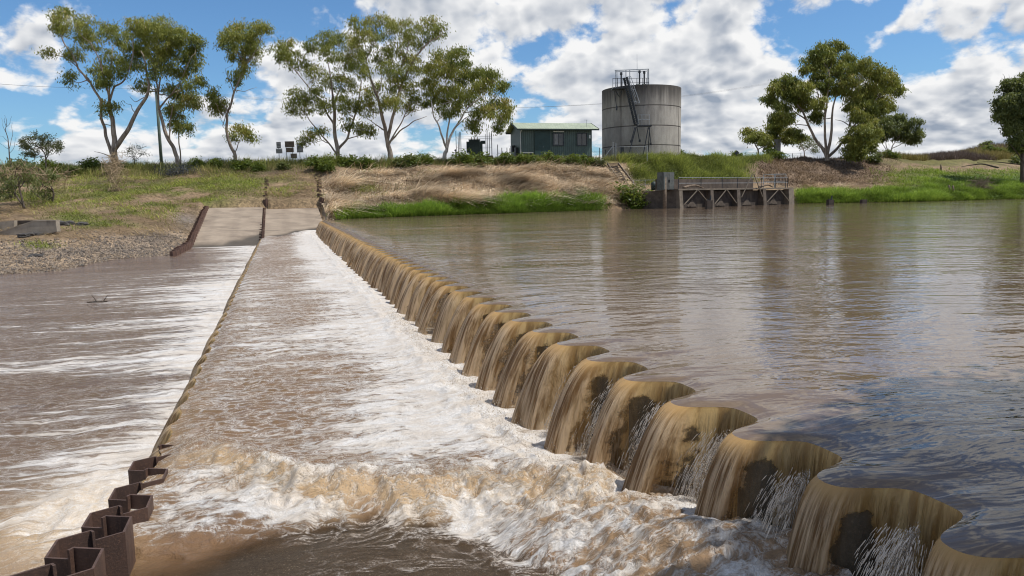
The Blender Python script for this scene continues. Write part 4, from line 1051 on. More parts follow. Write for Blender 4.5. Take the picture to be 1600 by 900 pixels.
HB = [(1385, 6.0, 1.7, 1, 'pale green bush on the bank just right of the large eucalypt'), (1352, 5.6, 2.0, 2, 'dark bush below the bushy shrub-tree on the bank'), (1540, 6.9, 2.4, 1, 'yellow-green bush on the right hill near the edge tree'), (1570, 6.6, 2.6, 1, 'bright bush left of the edge tree trunk'),
      (1525, 8.0, 2.6, 2, 'small dark tree-like bush on the right hill skyline'), (1588, 5.6, 2.4, 2, 'dark bush at the foot of the edge tree'), (1150, 6.3, 1.4, 1, 'yellow-green bush by the diamond sign'), (1205, 5.9, 2.0, 1, 'bright yellow-green bush below the green pole'), (1060, 6.1, 1.3, 0, 'green bush at the right foot of the tank')]
for u, r, sz, kd, lab in HB: bush('bush', u, r, sz, lab, None, kd, 1.15)
bush('bush', 994, 1.7, 2.7, 'round bright green clump at the waterline left of the dock', None, 0, 1.2)

# --- grass
def blades(P, h, wd, lean, leanvar, colr, bend=.35):
    """curved blades of two segments; lean = mean tip offset (3D unit-less, times h)"""
    n = len(P); h = np.broadcast_to(h, n)[:, None]
    az = rng.uniform(0, 2 * math.pi, n)
    tip = np.broadcast_to(np.asarray(lean, float), (n, 3)) + rng.normal(0, 1, (n, 3)) * np.array([1, 1, .35]) * leanvar
    flat_ = np.hypot(tip[:, 0], tip[:, 1]) > .8 * np.abs(tip[:, 2])
    az = np.where(flat_, np.arctan2(tip[:, 0], -tip[:, 1]) + rng.normal(0, .5, n), az)
    side = np.stack([np.cos(az), np.sin(az), 0 * az], 1) * np.broadcast_to(wd, n)[:, None] * .5
    mid = P + h * (tip * .45 + np.array([0, 0, bend * .5])); end = P + h * tip
    V = np.stack([P - side, P + side, mid + side * .8, mid - side * .8, end], 1).reshape(-1, 3)
    i = 5 * np.arange(n)[:, None]
    return V, [np.concatenate([i, i + 1, i + 2, i + 3], 1), np.concatenate([i + 3, i + 2, i + 4], 1)], np.repeat(colr, 5, 0)
def scatter(n, u0, u1, r0, r1, wfun):
    u = rng.uniform(u0, u1, n); r = rng.uniform(r0, r1, n); P = terr(u, r)
    keep = rng.random(n) < wfun(P, u, r)
    return P[keep], u[keep], r[keep]
def colmix(n, a, b): 
    k = rng.random(n)[:, None]; return C(*a) * (1 - k) + C(*b) * k
def grass(name, label, P, h, wd, lean, lv, a, b, bend=.35):
    cm = colmix(len(P), a, b); pn = fbm(P[:, 0] * .45 + 20, P[:, 1] * .45, 4)[:, None]
    cm = cm * (1 + .9 * np.clip(pn, -.45, .45)) * np.array([1, 1, 1]) + np.clip(pn, 0, 1) * np.array([.06, .05, .015])
    V, F, cc = blades(P, h * np.clip(1 + 1.2 * pn[:, 0], .4, 1.7), wd, lean, lv, cm, bend)
    return tag(mk(name, V, F, M['blade'], attrs={'col': cc}), label, 'grass', None, 'stuff')
def not_ramp(P):
    s, t = ST(P); pu, pv = proj(P)
    stairs = (np.abs(pu - (956 + (pv - 260) * .8)) < 15) & (pv > 252) & (pv < 300) & (P[:, 1] > 70)
    return ~((t > -.5) & (t < 8.6) & (s < 64.8)) & ~stairs
# straw flattened by the flood, combed downstream and down the bank
P, u, r = scatter(62000, 500, 1015, 1.6, 5.4, lambda P, u, r: zones(P, u, r)[1] * not_ramp(P) * (.35 + .65 * (fbm(P[:, 0] * .5, P[:, 1] * .5, 3) > -.1)))
fl = fbm(P[:, 0] * .25, P[:, 1] * .25, 2)[:, None]
lean = np.array([.85, -.35, .06]) * (1 + 0 * fl) + fl * np.array([.2, -.7, .15]) * 1.6
grass('straw', 'pale dead straw combed flat over the far bank', P + np.array([0, 0, .06]), rng.uniform(.6, 2.1, len(P)) * (.6 + .6 * (fl[:, 0] + .5)), .055, lean, .38, (.78, .68, .53), (.42, .32, .22), .22)
P, u, r = scatter(9000, 500, 1015, 2.0, 5.5, lambda P, u, r: zones(P, u, r)[1] * not_ramp(P) * sm(fbm(P[:, 0] * .35 + 9, P[:, 1] * .35, 4), .05, .25))
grass('weeds', 'scattered green and brown weeds growing through the straw', P, rng.uniform(.2, .6, len(P)), .05, (.1, -.2, .8), .5, (.16, .19, .04), (.13, .09, .05))
P, u, r = scatter(3200, 500, 1015, 2.2, 5.6, lambda P, u, r: zones(P, u, r)[1] * not_ramp(P))
grass('reeds', 'broken brown reed stems standing in the straw', P, rng.uniform(.5, 1.3, len(P)), .035, (.5, -.3, .75), .45, (.42, .30, .18), (.16, .11, .07), .5)
P, u, r = scatter(16000, 1245, 1460, 2.2, 4.6, lambda P, u, r: zones(P, u, r)[1])
grass('straw', 'pale dead straw on the bank right of the dock', P + np.array([0, 0, .06]), rng.uniform(.5, 1.3, len(P)), .05, (.8, -.4, .08), .25, (.46, .35, .23), (.28, .20, .12), .22)
P, u, r = scatter(40000, -60, 515, 1.6, 5.8, lambda P, u, r: (1 - zones(P, u, r)[0]) * not_ramp(P) * .8 * (fbm(P[:, 0] * .4 + 3, P[:, 1] * .4, 3) > -.12))
grass('straw', 'dry flattened grass and litter over the left bank', P + np.array([0, 0, .03]), rng.uniform(.25, .8, len(P)), .03, (-.6, -.3, .12), .4, (.36, .27, .15), (.19, .14, .075), .2)
P, u, r = scatter(90000, -60, 700, 1.7, 5.4, lambda P, u, r: zones(P, u, r)[2] * not_ramp(P))
grass('lawn_grass', 'short green grass patches on the left bank', P, rng.uniform(.10, .32, len(P)), .035, (-.1, -.2, .7), .6, (.13, .17, .03), (.31, .34, .06))
P, u, r = scatter(80000, 520, 1020, .98, 2.7, lambda P, u, r: zones(P, u, r)[3])
grass('waterside_grass', 'lush green grass mat along the pond edge below the shed', P - np.array([0, 0, .03]), rng.uniform(.25, .75, len(P)), .04, (.1, -.25, .7), .6, (.075, .15, .018), (.27, .38, .055))
P, u, r = scatter(70000, 1236, 1640, .98, 3.6, lambda P, u, r: zones(P, u, r)[3])
grass('waterside_grass', 'lush green grass along the pond edge right of the dock', P - np.array([0, 0, .03]), rng.uniform(.25, .7, len(P)), .045, (.1, -.25, .7), .6, (.08, .15, .018), (.29, .38, .06))
P, u, r = scatter(46000, 1330, 1640, 1.6, 6.6, lambda P, u, r: zones(P, u, r)[2])
grass('lawn_grass', 'green grass on the gentle slope under the right edge tree', P, rng.uniform(.15, .5, len(P)), .05, (0, -.2, .7), .6, (.10, .17, .02), (.30, .38, .05))
P, u, r = scatter(52000, 968, 1200, 2.6, 6.6, lambda P, u, r: np.maximum(zones(P, u, r)[4], .7 * zones(P, u, r)[5]) * not_ramp(P))
grass('tall_grass', 'tall bright green grass on the bank below the tank', P, rng.uniform(.25, .8, len(P)), .045, (.15, -.25, .7), .6, (.085, .115, .025), (.30, .33, .075))
P, u, r = scatter(60000, -60, 1000, 5.1, 7.0, lambda P, u, r: .9 * zones(P, u, r)[5] * not_ramp(P))
grass('tall_grass', 'tall seeding grass along the crest of the far bank', P, rng.uniform(.2, .65, len(P)) * sm(r, 5., 5.8) + .08, .035, (.08, -.05, .9), .3, (.10, .14, .025), (.30, .27, .09))
P, u, r = scatter(26000, 1180, 1420, 3.2, 6.8, lambda P, u, r: .8 * sm(u + 30 * fbm(P[:, 0] * .2, P[:, 1] * .2, 3), 1170, 1200) * sm(u + 40 * fbm(P[:, 0] * .2, P[:, 1] * .2, 3), 1410, 1340) * sm(r + fbm(P[:, 0] * .3, P[:, 1] * .3, 3), 3.2, 4.))
grass('dead_grass', 'brown dead weeds on the bank below the large eucalypt', P, rng.uniform(.15, .5, len(P)), .05, (.1, -.2, .5), .5, (.22, .15, .095), (.09, .065, .045))
P, u, r = scatter(42000, 1360, 1700, 6.0, 8.1, lambda P, u, r: .8 + 0 * u)
k = (fbm(P[:, 0] * .12, P[:, 1] * .12, 3) * .5 + .5)[:, None]
V, F, cc = blades(P, rng.uniform(.5, 1.5, len(P)), .07, (.0, 0, .9), .3, np.where(k > .52, colmix(len(P), (.20, .16, .05), (.30, .25, .08)), colmix(len(P), (.17, .12, .095), (.10, .075, .06))))
tag(mk('dry_scrub', V, F, M['blade'], attrs={'col': cc}), 'brown and purple dry scrub covering the right hill', 'scrub', None, 'stuff')
# debris: straw wrapped round trunks, rocks, stones
def straw_heap(label, c, size, n, L=1.0, mat='straw'):
    m = MB()
    for i in range(n):
        a = np.array(c) + rng.normal(0, 1, 3) * np.array(size)
        d = rng.normal(0, 1, 3) * np.array([.6, .4, .7]); d /= np.linalg.norm(d)
        l = L * rng.uniform(.4, 1.2)
        m.tube([a - d * l / 2, a + rng.normal(0, .06, 3), a + d * l / 2], [.012, .018, .008], 4, False)
    return tag(m.build('flood_debris', M[mat], None, origin=c), label, 'debris', None, 'thing')
straw_heap('tangle of pale straw wrapped round the foot of the wide eucalypt', hit(*c1(385, 580)) + [0, -.2, .7], (.5, .3, .6), 220, 1.3)
straw_heap('hanging straw and sticks below the wide eucalypt', hit(*c1(393, 640)) + [0, -.1, .9], (.35, .3, .7), 110, 1.6)
straw_heap('straw snagged in the leftmost battered shrub', gy(*c1(55, 572), hit(*c1(80, 698))[1] - .6), (.8, .3, .25), 110, 1.3)
straw_heap('straw snagged in the second battered shrub', gy(*c1(165, 598), hit(*c1(183, 678))[1] - .6), (.8, .3, .35), 130, 1.4)
straw_heap('reed stalks piled beside the stairs at the pond edge', hit(962, 310) + [0, -.2, .3], (1.3, .5, .3), 260, 2.0)
straw_heap('dark twiggy driftwood pile on the green right bank', hit(1528, 298) + [0, 0, .5], (.85, .45, .5), 230, 1.8, 'timber')
straw_heap('charred dark branches fallen below the leaning eucalypt', hit(278, 272) + [0, -.2, .3], (1.0, .5, .3), 170, 1.6, 'dark_steel')
def rock(label, c, r, group=None, seed=0):
    g = np.random.default_rng(seed)
    import bmesh
    bm = bmesh.new(); bmesh.ops.create_icosphere(bm, subdivisions=3, radius=1)
    V = np.array([v.co[:] for v in bm.verts]); F = np.array([[v.index for v in f.verts] for f in bm.faces]); bm.free()
    o = g.uniform(0, 50)
    k = 1 + .35 * fbm(V[:, 0] * 1.3 + o, V[:, 1] * 1.3 + V[:, 2] * 2.1, 3) + .1 * ridged(V[:, 0] * 3 + o, V[:, 2] * 3 + V[:, 1], 3)
    V = V * k[:, None] * np.array(r)
    return tag(mk('rock', V + np.array(c), [F], M['rock'], origin=c), label, 'rock', group, 'thing')
zc_ = lambda x, y: (x / 4.5, 240 + y / 4.5)
for i, (x, y, Y, r, lab) in enumerate([(165, 578, 41.2, (.34, .25, .16), 'leftmost dark rock at the foot of the culvert wall'), (210, 570, 41.6, (.22, .2, .13), 'middle dark rock at the foot of the culvert wall'), (262, 568, 42, (.42, .25, .17), 'right dark rock at the foot of the culvert wall'),
      (420, 490, 46, (.55, .3, .3), 'large dark rubble block at the end of the culvert wall'), (470, 484, 46.6, (.42, .3, .22), 'smaller rubble block right of the culvert wall end'), (255, 712, 36, (.40, .25, .14), 'dark flat rock on the gravel shore'), (575, 497, 46, (.40, .3, .2), 'brown rock on the grass right of the culvert')]):
    p = hit(*zc_(x, y + 8)) if i > 2 else gy(*zc_(x, y), Y); rock(lab, p, r, None, i + 3)
rng = np.random.default_rng(5)
P, u, r = scatter(9000, -60, 320, 1.0, 2.3, lambda P, u, r: zones(P, u, r)[0])
V, F = octas(P + np.array([0, 0, .01]), rng.uniform(.02, .075, len(P)) * rng.uniform(.6, 1.4, len(P)))
k = rng.random(len(P))[:, None]; cc = np.repeat(C(.36, .28, .20) * k + C(.11, .095, .085) * (1 - k), 6, 0)
tag(mk('gravel', V, [F], M['blade'], attrs={'col': cc}), 'gravel and small stones of the left shore', 'gravel', None, 'stuff')
M['tread'] = mat_plain('dark_stair_timber', (.105, .075, .052), (.06, .043, .032), .85, 5.)
M['parapet'] = mat_plain('brown_stained_parapet', (.105, .080, .062), (.068, .052, .041), .85, 2., stain=(.04, .032, .026))
M['cab'] = mat_plain('weathered_grey_cabinet', (.13, .14, .13), (.085, .09, .085), .6, 3., .2, stain=(.06, .05, .04))

# ------------------------------------------------------------------ shed
def zat(u, v, Y): return gy(u, v, Y)[2]
sa = np.array([.972, .234, 0]); sb = np.array([-.234, .972, 0]); Zu = np.array([0, 0, 1.])
A0 = gy(814, 250, 90.); A0[2] = 5.35
Ls, Dp = 9.05, 5.1
def S3(x, y, z): return A0 + sa * x + sb * y + Zu * z
M['clad_front'] = mat_cladding('green_ribbed_cladding', (.085, .125, .108), sa, .25)
M['clad_side'] = mat_cladding('green_ribbed_side_cladding', (.085, .125, .108), sb, .25)
M['roofing'] = mat_cladding('pale_green_roofing', (.42, .47, .34), sa, .2)
M['door'] = mat_cladding('dark_green_door_cladding', (.034, .072, .066), sa, .12)
shed = thing('shed', S3(Ls / 2, Dp / 2, 0), 'green ribbed metal pump shed with pale gabled roof on the bank top', 'shed')
m = MB(); m.box(S3(Ls / 2, Dp / 2, .45), (Ls - .1, Dp - .1, 1.3), sa); m.build('footing', M['conc_dark'], shed)
zb, zw = .92, 4.12
def wallq(name, p, q, mat, extra=None):
    m = MB(); d = np.cross(q - p, Zu); d = d / np.linalg.norm(d) * -.08
    top = [q + Zu * (zw - zb), p + Zu * (zw - zb)] if extra is None else extra
    m.prism([p, q] + top, d); return m.build(name, mat, shed)
rz = zw + .95
wallq('wall', S3(0, 0, zb), S3(Ls, 0, zb), M['clad_front'])
wallq('wall', S3(Ls, Dp, zb), S3(0, Dp, zb), M['clad_front'])
wallq('wall', S3(0, Dp - .09, zb), S3(0, .09, zb), M['clad_side'], [S3(0, .09, zw), S3(0, Dp / 2, rz - .05), S3(0, Dp - .09, zw)])
wallq('wall', S3(Ls, .09, zb), S3(Ls, Dp - .09, zb), M['clad_side'], [S3(Ls, Dp - .09, zw), S3(Ls, Dp / 2, rz - .05), S3(Ls, .09, zw)])
m = MB()
for y0, y1 in ((-.45, Dp / 2), (Dp + .45, Dp / 2)):
    z0 = zw - .02
    m.prism([S3(-.5, y0, z0), S3(Ls + .75, y0, z0), S3(Ls + .75, y1, rz), S3(-.5, y1, rz)], Zu * .06)
rf = m.build('roof', M['roofing'], shed)
m = MB(); m.bar(S3(-.5, -.5, zw - .06), S3(Ls + .75, -.5, zw - .06), .14, .16); m.bar(S3(-.5, Dp + .5, zw - .06), S3(Ls + .75, Dp + .5, zw - .06), .14, .16); m.build('gutter', M['grn_dark'], rf)
m = MB()
for x in (-.53, Ls + .78):
    m.bar(S3(x, -.45, zw - .03), S3(x, Dp / 2, rz), .04, .2); m.bar(S3(x, Dp + .45, zw - .03), S3(x, Dp / 2, rz), .04, .2)
m.build('barge_board', M['grn_dark'], rf)
m = MB(); m.box(S3(1.75 + .95, -.06, (zb + zw) / 2 - .1), (1.95, .08, zw - zb - .25), sa)
dr = m.build('door', M['door'], shed)
m = MB(); m.tube([S3(2.75, -.12, 1.9), S3(2.75, -.16, 2.0), S3(2.75, -.12, 2.15)], .02, 6); m.build('handle', M['galv'], dr)
def window(x, w, z, h):
    m = MB()
    for dx in (-w / 2, w / 2): m.box(S3(x + dx, -.05, z), (.09, .12, h + .09), sa)
    for dz in (-h / 2, h / 2): m.box(S3(x, -.05, z + dz), (w - .09, .12, .09), sa)
    m.box(S3(x, -.045, z), (.05, .08, h - .09), sa)
    f = m.build('window', M['dark_steel'], shed)
    m = MB(); m.box(S3(x, -.015, z), (w - .1, .03, h - .1), sa); m.build('pane', M['glass'], f)
    return f
w1_ = window(4.72, 1.30, 2.92, 1.45); m = MB(); m.box(S3(4.5, -.035, 2.95), (.42, .012, 1.2), sa); m.build('curtain', M['sign_back'], w1_)
window(7.75, 1.25, 2.92, 1.45)
m = MB(); m.box(S3(4.75, -.08, zw - .27), (1.35, .1, .12), sa); m.build('batten_light', M['white'], shed)
m = MB(); m.tube([S3(.02, -.42, zw - .1), S3(-.02, -.2, zw - .35), S3(-.03, -.09, zw - .5), S3(-.03, -.09, .9)], .05, 7); m.build('downpipe', M['white'], shed)
m = MB(); m.box(S3(8.75, -.05, 3.25), (.22, .03, .42), sa); m.build('notice', M['white'], shed)
m = MB()
m.box(S3(-.22, 3.2, 2.0), (.36, .9, .8), sa); m.box(S3(-.18, 1.6, 1.5), (.3, .7, 1.1), sa); m.build('wall_cabinet', M['dark_steel'], shed)
m = MB(); m.tube([S3(8.6, .6, zw + .2), S3(8.6, .6, zw + 1.25)], .025, 6); m.build('mast', M['galv'], rf)
m = MB(); m.tube([S3(8.3, .6, zw + 1.2), S3(8.75, .6, zw + 1.2)], .02, 5); m.tube([S3(8.3, .45, zw + 1.2), S3(8.3, .75, zw + 1.2)], .02, 5); m.tube([S3(8.42, .45, zw + 1.2), S3(8.42, .75, zw + 1.2)], .02, 5); m.build('aerial', M['galv'], rf)
# cabinet in front of the left corner
c = gy(823.5, 256, 88.2); c[2] = 5.2
cb = thing('equipment_cabinet', c, 'dark green equipment cabinet with pale lid at the shed left corner', 'cabinet')
m = MB(); m.box(c + Zu * .78, (1.25, .8, 1.05), sa); m.build('body', M['grn_dark'], cb)
m = MB(); m.box(c + Zu * 1.34, (1.35, .9, .07), sa); m.build('lid', M['white'], cb)
m = MB(); m.box(c + Zu * .12, (1.3, .9, .25), sa); m.build('plinth', M['conc_light'], cb)
m = MB(); m.box(c - sb * .42 - sa * .36 + Zu * .78, (.4, .03, .85), sa); m.build('vent', M['dark_steel'], cb)
c = gy(828, 255, 86.8); p = MB(); p.box(np.array([c[0], c[1], 5.55]), (.62, .25, .55), sa); tag(p.build('concrete_block', M['conc_light'], None, origin=c), 'small pale concrete block in front of the equipment cabinet', 'block', None, 'thing')

# ------------------------------------------------------------------ transformer in its fence on a plinth
c = gy(742, 250, 88.); c[2] = 5.2
tr = thing('transformer', c + Zu * 1.1, 'dark green electrical transformer with side radiators on a concrete plinth', 'transformer')
m = MB(); m.box(c + Zu * 2.0, (1.25, .95, 1.75)); m.box(c + Zu * 2.93, (1.35, 1.05, .1)); m.build('tank', M['grn_dark'], tr)
for sx in (-1, 1):
    m = MB()
    for k in range(6): m.box(c + np.array([sx * .78, -.36 + k * .145, 2.1 if sx < 0 else 2.0]), (.3, .05, 1.25))
    m.box(c + np.array([sx * .78, 0, 2.70]), (.3, .8, .08)); m.build('radiator', M['grn_dark'], tr)
m = MB(); m.box(c + np.array([1.0, 0, 2.65]), (.55, .5, .35)); m.build('conservator', M['grn_dark'], tr)
for k in (-.35, 0, .35):
    m = MB(); m.tube([c + np.array([k, 0, 2.98]), c + np.array([k, 0, 3.3])], [.06, .035], 7); m.build('bushing', M['sign_brown'], tr)
m = MB()
for sx in (-.4, .4): m.box(c + np.array([sx, 0, 1.12]), (.15, .9, .14))
m.build('skid', M['dark_steel'], tr)
m = MB(); m.box(c + Zu * .5, (4.3, 3.2, 1.05)); tag(m.build('transformer_plinth', M['conc'], None, origin=c), 'grey concrete plinth under the transformer', 'plinth', None, 'thing')
en = thing('fence_enclosure', c + Zu * 1.02, 'open fence of thin dark posts and wires round the transformer', 'fence')
px_ = [(-2.05, -1.5), (-1.75, .2), (-1.5, -1.5), (-2.0, 1.5), (1.55, -1.5), (1.75, .5), (2.05, -1.5), (2.0, 1.5), (1.3, 1.5)]
for x, y in px_:
    m = MB(); m.tube([c + np.array([x, y, 1.0]), c + np.array([x, y, 3.75 + random.uniform(-.15, .2)])], .038, 6); m.build('post', M['dark_steel'], en)
m = MB()
for z in (2.1, 3.2): m.tube([c + np.array(q + (z,)) for q in ((-2.05, -1.5), (-2.0, 1.5), (2.0, 1.5), (2.05, -1.5))], .014, 4)
for z in (3.2,): m.tube([c + np.array([-2.05, -1.5, z]), c + np.array([2.05, -1.5, z])], .012, 4)
m.build('rail', M['dark_steel'], en)
c2_ = gy(712, 254, 87.); c2_[2] = 5.3
gp = thing('marker_post', c2_, 'thin dark post with round cap left of the transformer', 'post')
m = MB(); m.tube([c2_, c2_ + Zu * 1.55], .035, 6); m.build('shaft', M['dark_steel'], gp)
m = MB(); m.tube([c2_ + Zu * 1.5, c2_ + Zu * 1.62, c2_ + Zu * 1.74], [.06, .12, .05], 8); m.build('cap', M['dark_steel'], gp)

# ------------------------------------------------------------------ boundary fence pieces with posts and wires
def post_fence(name, label, us, Y, ztop_v, zb_, rails, brace=None, gate=False):
    pts = []
    for u in us:
        p = gy(u, 255, Y); p[2] = zb_; pts.append(p)
    t = thing(name, pts[0], label, 'fence' if not gate else 'gate')
    hts = []
    for p, v in zip(pts, ztop_v):
        zt = zat(us[0], v, Y); hts.append(zt)
        m = MB(); m.tube([p - Zu * .1, np.array([p[0], p[1], zt])], .045, 7); m.build('post', M['galv'] if gate else M['dark_steel'], t)
    for v in rails:
        z = zat(us[0], v, Y)
        m = MB(); m.tube([np.array([p[0], p[1], z]) for p in pts], .022, 5); m.build('rail', M['galv'], t)
    if brace:
        m = MB(); (u0, v0), (u1, v1) = brace; m.bar(gy(u0, v0, Y), gy(u1, v1, Y), .05); m.build('brace', M['galv'], t)
    # chain mesh as thin wires
    m = MB(); a, b = pts[0], pts[-1]; L = np.linalg.norm(b - a); zt = min(hts) - .1; k = max(4, int(L / .28)); hh = zt - zb_ - .1
    for i in range(k + 1):
        x0 = i / k
        for sgn in (1, -1):
            x1 = x0 + sgn * hh / L
            f = 1.
            if x1 > 1: f = (1 - x0) / (x1 - x0); x1 = 1
            if x1 < 0: f = x0 / (x0 - x1); x1 = 0
            if f > .05: m.bar(a + (b - a) * x0 + Zu * .1, a + (b - a) * x1 + Zu * (.1 + hh * f), .007)
    m.build('wire_mesh', M['wire'], t)
    return t
post_fence('mesh_fence', 'wire mesh fence with a braced gate between transformer and shed', [778, 784.5, 792.5, 797], 92.5, [226, 231, 231, 232], 5.4, [240], ((784.5, 236), (792, 248)))
post_fence('mesh_fence', 'wire mesh fence between the shed and the round tank', [924.5, 937, 946], 94., [231, 231, 234], 5.5, [237.5])
g = post_fence('pipe_gate', 'galvanised pipe gate with tall twin posts at the head of the stairs', [957.8, 962.2, 1011], 89., [222, 224, 228], 5.5, [229.8], ((957, 229), (944, 246)), True)
post_fence('mesh_fence', 'low mesh fence on the skyline below the large eucalypt', [1212, 1224, 1238, 1251], 122., [240, 240, 240, 240], 6.6, [240.5, 244])
post_fence('mesh_fence', 'thin mesh fence on the skyline left of the green pole', [1148, 1165, 1182, 1198], 124., [238, 238, 238, 238], 6.5, [238.5])

# ------------------------------------------------------------------ stairs
st_t = hit(956, 260) + [0, 0, .22]; st_b = hit(981, 291) + [0, 0, .25]
sw = thing('stairs', st_b, 'weathered timber stairs descending the bank from the pipe gate', 'stairs')
d = st_b - st_t; side = np.cross(d, Zu); side /= np.linalg.norm(side)
for sx in (-.68, .68):
    m = MB(); m.bar(st_t + side * sx + Zu * .12, st_b + side * sx + Zu * .12, .09, .24); m.build('stringer', M['conc_light'], sw)
for k in range(13):
    p = st_t + d * (k + .5) / 13; p[2] = max(p[2], hit(*proj(p))[2]) + .20
    m = MB(); m.bar(p - side * .63, p + side * .63, .26, .06); m.build('tread', M['tread'], sw)

# ------------------------------------------------------------------ round concrete tank
tc = gy(1001.5, 250, 100.); tc[2] = 5.5
R_, H_ = 5.18, 9.65
tank = thing('water_tank', tc, 'tall round stained concrete tank with steel stair and platforms', 'tank')
nseg = 72; a = np.linspace(0, 2 * math.pi, nseg, endpoint=False)
prof = [(R_, -.5), (R_, 2.12), (R_ - .025, 2.15), (R_, 2.18), (R_, 4.57), (R_ - .025, 4.6), (R_, 4.63), (R_, 7.07), (R_ - .025, 7.1), (R_, 7.13), (R_, H_), (R_ - .28, H_), (R_ - .28, H_ - .7)]
V = np.concatenate([tc + np.stack([r * np.cos(a), r * np.sin(a), np.full(nseg, z)], 1) for r, z in prof])
F = np.array([(i * nseg + j, i * nseg + (j + 1) % nseg, (i + 1) * nseg + (j + 1) % nseg, (i + 1) * nseg + j) for i in range(len(prof) - 1) for j in range(nseg)])
mk('shell', V, [F], M['tank'], tank)
lid = np.concatenate([tc + np.stack([(R_ - .27) * np.cos(a), (R_ - .27) * np.sin(a), np.full(nseg, H_ - .5)], 1)])
mk('lid', lid, [np.arange(nseg)[None]], M['conc'], tank)
Yf = 94.2
def tp(u, v, Y=Yf): return gy(u, v, Y)
for ju in (963.3, 1053):   # vertical construction joints
    p = tp(ju, 200, 100.); x = p[0] - tc[0]; y = -math.sqrt(max(.1, R_ ** 2 - x * x)); m = MB(); m.box(tc + np.array([x, y, 4.8]), (.05, .05, 9.4)); m.build('joint', M['conc_dark'], tank)
# top platform: deck, guard frame, rails, pipes
pl = thing('tank_platform', tp(985, 137, 95.5), 'galvanised platform cage with pipes on top of the round tank', 'platform')
zd = zat(957, 139, 95.)
m = MB(); m.box(tp(966, 139, 94.9), (1.55, 1.6, .12)); m.box(tp(992, 137.5, 96.6), (3.9, 1.6, .12)); m.build('deck', M['dark_steel'], pl)
m = MB()
for u0, v0, u1, v1, Y0 in ((960, 139, 968, 152, 94.6), (972, 139, 970, 150, 94.6)): m.bar(tp(u0, v0, Y0), tp(u1, v1, 94.9), .07)
m.build('bracket', M['dark_steel'], pl)
def frame(us, v0, v1, Y, w, mat, name):
    for u in us:
        m = MB(); m.bar(tp(u, v0, Y), tp(u, v1, Y), w); m.build(name, mat, pl)
frame((962, 978, 984, 1013.5), 137, 110, 95.2, .10, M['galv'], 'cage_post'); frame((964, 1012), 136.5, 112, 97.2, .08, M['galv'], 'cage_post')
m = MB(); m.bar(tp(961, 110, 95.2), tp(1014, 108, 95.2), .09); m.bar(tp(964, 112, 97.2), tp(1012, 111, 97.2), .08); m.bar(tp(961, 110, 95.2), tp(964, 112, 97.2), .08); m.bar(tp(1013.5, 108, 95.2), tp(1012, 111, 97.2), .08); m.build('cage_beam', M['galv'], pl)
frame((957.5, 965, 973, 995, 1004, 1010), 137, 122, 94.3, .05, M['dark_steel'], 'guard_post')
for v in (122, 129):
    m = MB(); m.bar(tp(957.5, v + .8, 94.3), tp(1014, v, 94.3), .045); m.bar(tp(957.5, v + .8, 94.3), tp(958, v + .8, 95.8), .045); m.bar(tp(1014, v, 94.3), tp(1014, v, 96.), .045); m.build('guard_rail', M['dark_steel'], pl)
for u, v0 in ((970.7, 113), (999.3, 110), (1006.7, 111)):
    m = MB(); m.tube([tp(u, 137, 96.), tp(u, v0 + 4, 96.), tp(u, v0 + 3.9, 96.), tp(u, v0, 96.)], [.10, .10, .17, .15], 9); m.build('vent_pipe', M['dark_steel'], pl)
for u in (997, 1006):
    m = MB(); m.tube([tp(u - 3, 134, 95.6), tp(u + 3, 134, 95.6)], .24, 10); m.tube([tp(u, 136.5, 95.6), tp(u, 131, 95.6)], .15, 8); m.build('valve', M['grn_dark'], pl)
m = MB(); m.tube([tp(995.5, 136, 95.4), tp(995.5, 108, 95.4), tp(995.3, 84, 95.4)], [.03, .03, .012], 6); m.build('antenna', M['galv'], pl)
# stair: upper flight and mid platform with legs
stw_ = thing('steel_stair', tp(1000, 250, 92.5), 'steep galvanised steel stair climbing the front of the round tank', 'stair')
pa, pb = tp(977, 121, 94.), tp(994.5, 195, 93.2)
dd = pb - pa; sd_ = np.array([.35, -.94, 0])
for k_ in (-.36, .36):
    m = MB(); m.bar(pa + sd_ * k_, pb + sd_ * k_, .09, .26); m.build('stringer', M['dark_steel'], stw_)
for k in range(26):
    p = pa + dd * (k + .5) / 26; m = MB(); m.bar(p - sd_ * .34, p + sd_ * .34, .2, .035); m.build('tread', M['dark_steel'], stw_)
off = tp(984, 121, 94.) - pa
for k_ in (-.38, .38):
    m = MB(); m.bar(tp(983, 120, 94.) + sd_ * k_, tp(997, 161, 93.6) + sd_ * k_, .07, .07); m.bar(tp(980, 121, 94.) + sd_ * k_, tp(991, 152, 93.7) + sd_ * k_, .05, .05)
    for f in (0, .5, 1): m.bar(tp(977, 121, 94.) + sd_ * k_ + dd * f * .5, tp(983, 120, 94.) + sd_ * k_ + (tp(997, 161, 93.6) - tp(983, 120, 94.)) * f, .045)
    m.build('handrail', M['galv'], stw_)
m = MB(); m.box(tp(1007, 197, 93.3), (1.65, 1.1, .16)); m.build('landing', M['dark_steel'], stw_)
m = MB()
for v in (179.5, 186.5): m.bar(tp(997, v, 92.8), tp(1014.5, v, 92.8), .045); m.bar(tp(1014.5, v, 92.8), tp(1015, v, 93.9), .045)
for u in (997, 1003, 1014.5): m.bar(tp(u, 196, 92.8), tp(u, 179.5, 92.8), .045)
m.build('landing_rail', M['galv'], stw_)
for (u0, v0, u1, v1, Y0, Y1) in ((994, 199, 980.5, 249, 92.9, 92.0), (992, 199, 986, 222, 92.9, 92.5), (1013, 199, 1004, 248, 92.9, 92.0), (1015, 199, 1012, 250, 93.6, 93.2), (994.5, 194, 999, 220, 93., 93.), (1014, 199, 1017, 224, 93., 93.)):
    m = MB(); m.bar(tp(u0, v0, Y0), tp(u1, v1, Y1), .09); m.build('leg', M['dark_steel'], stw_)
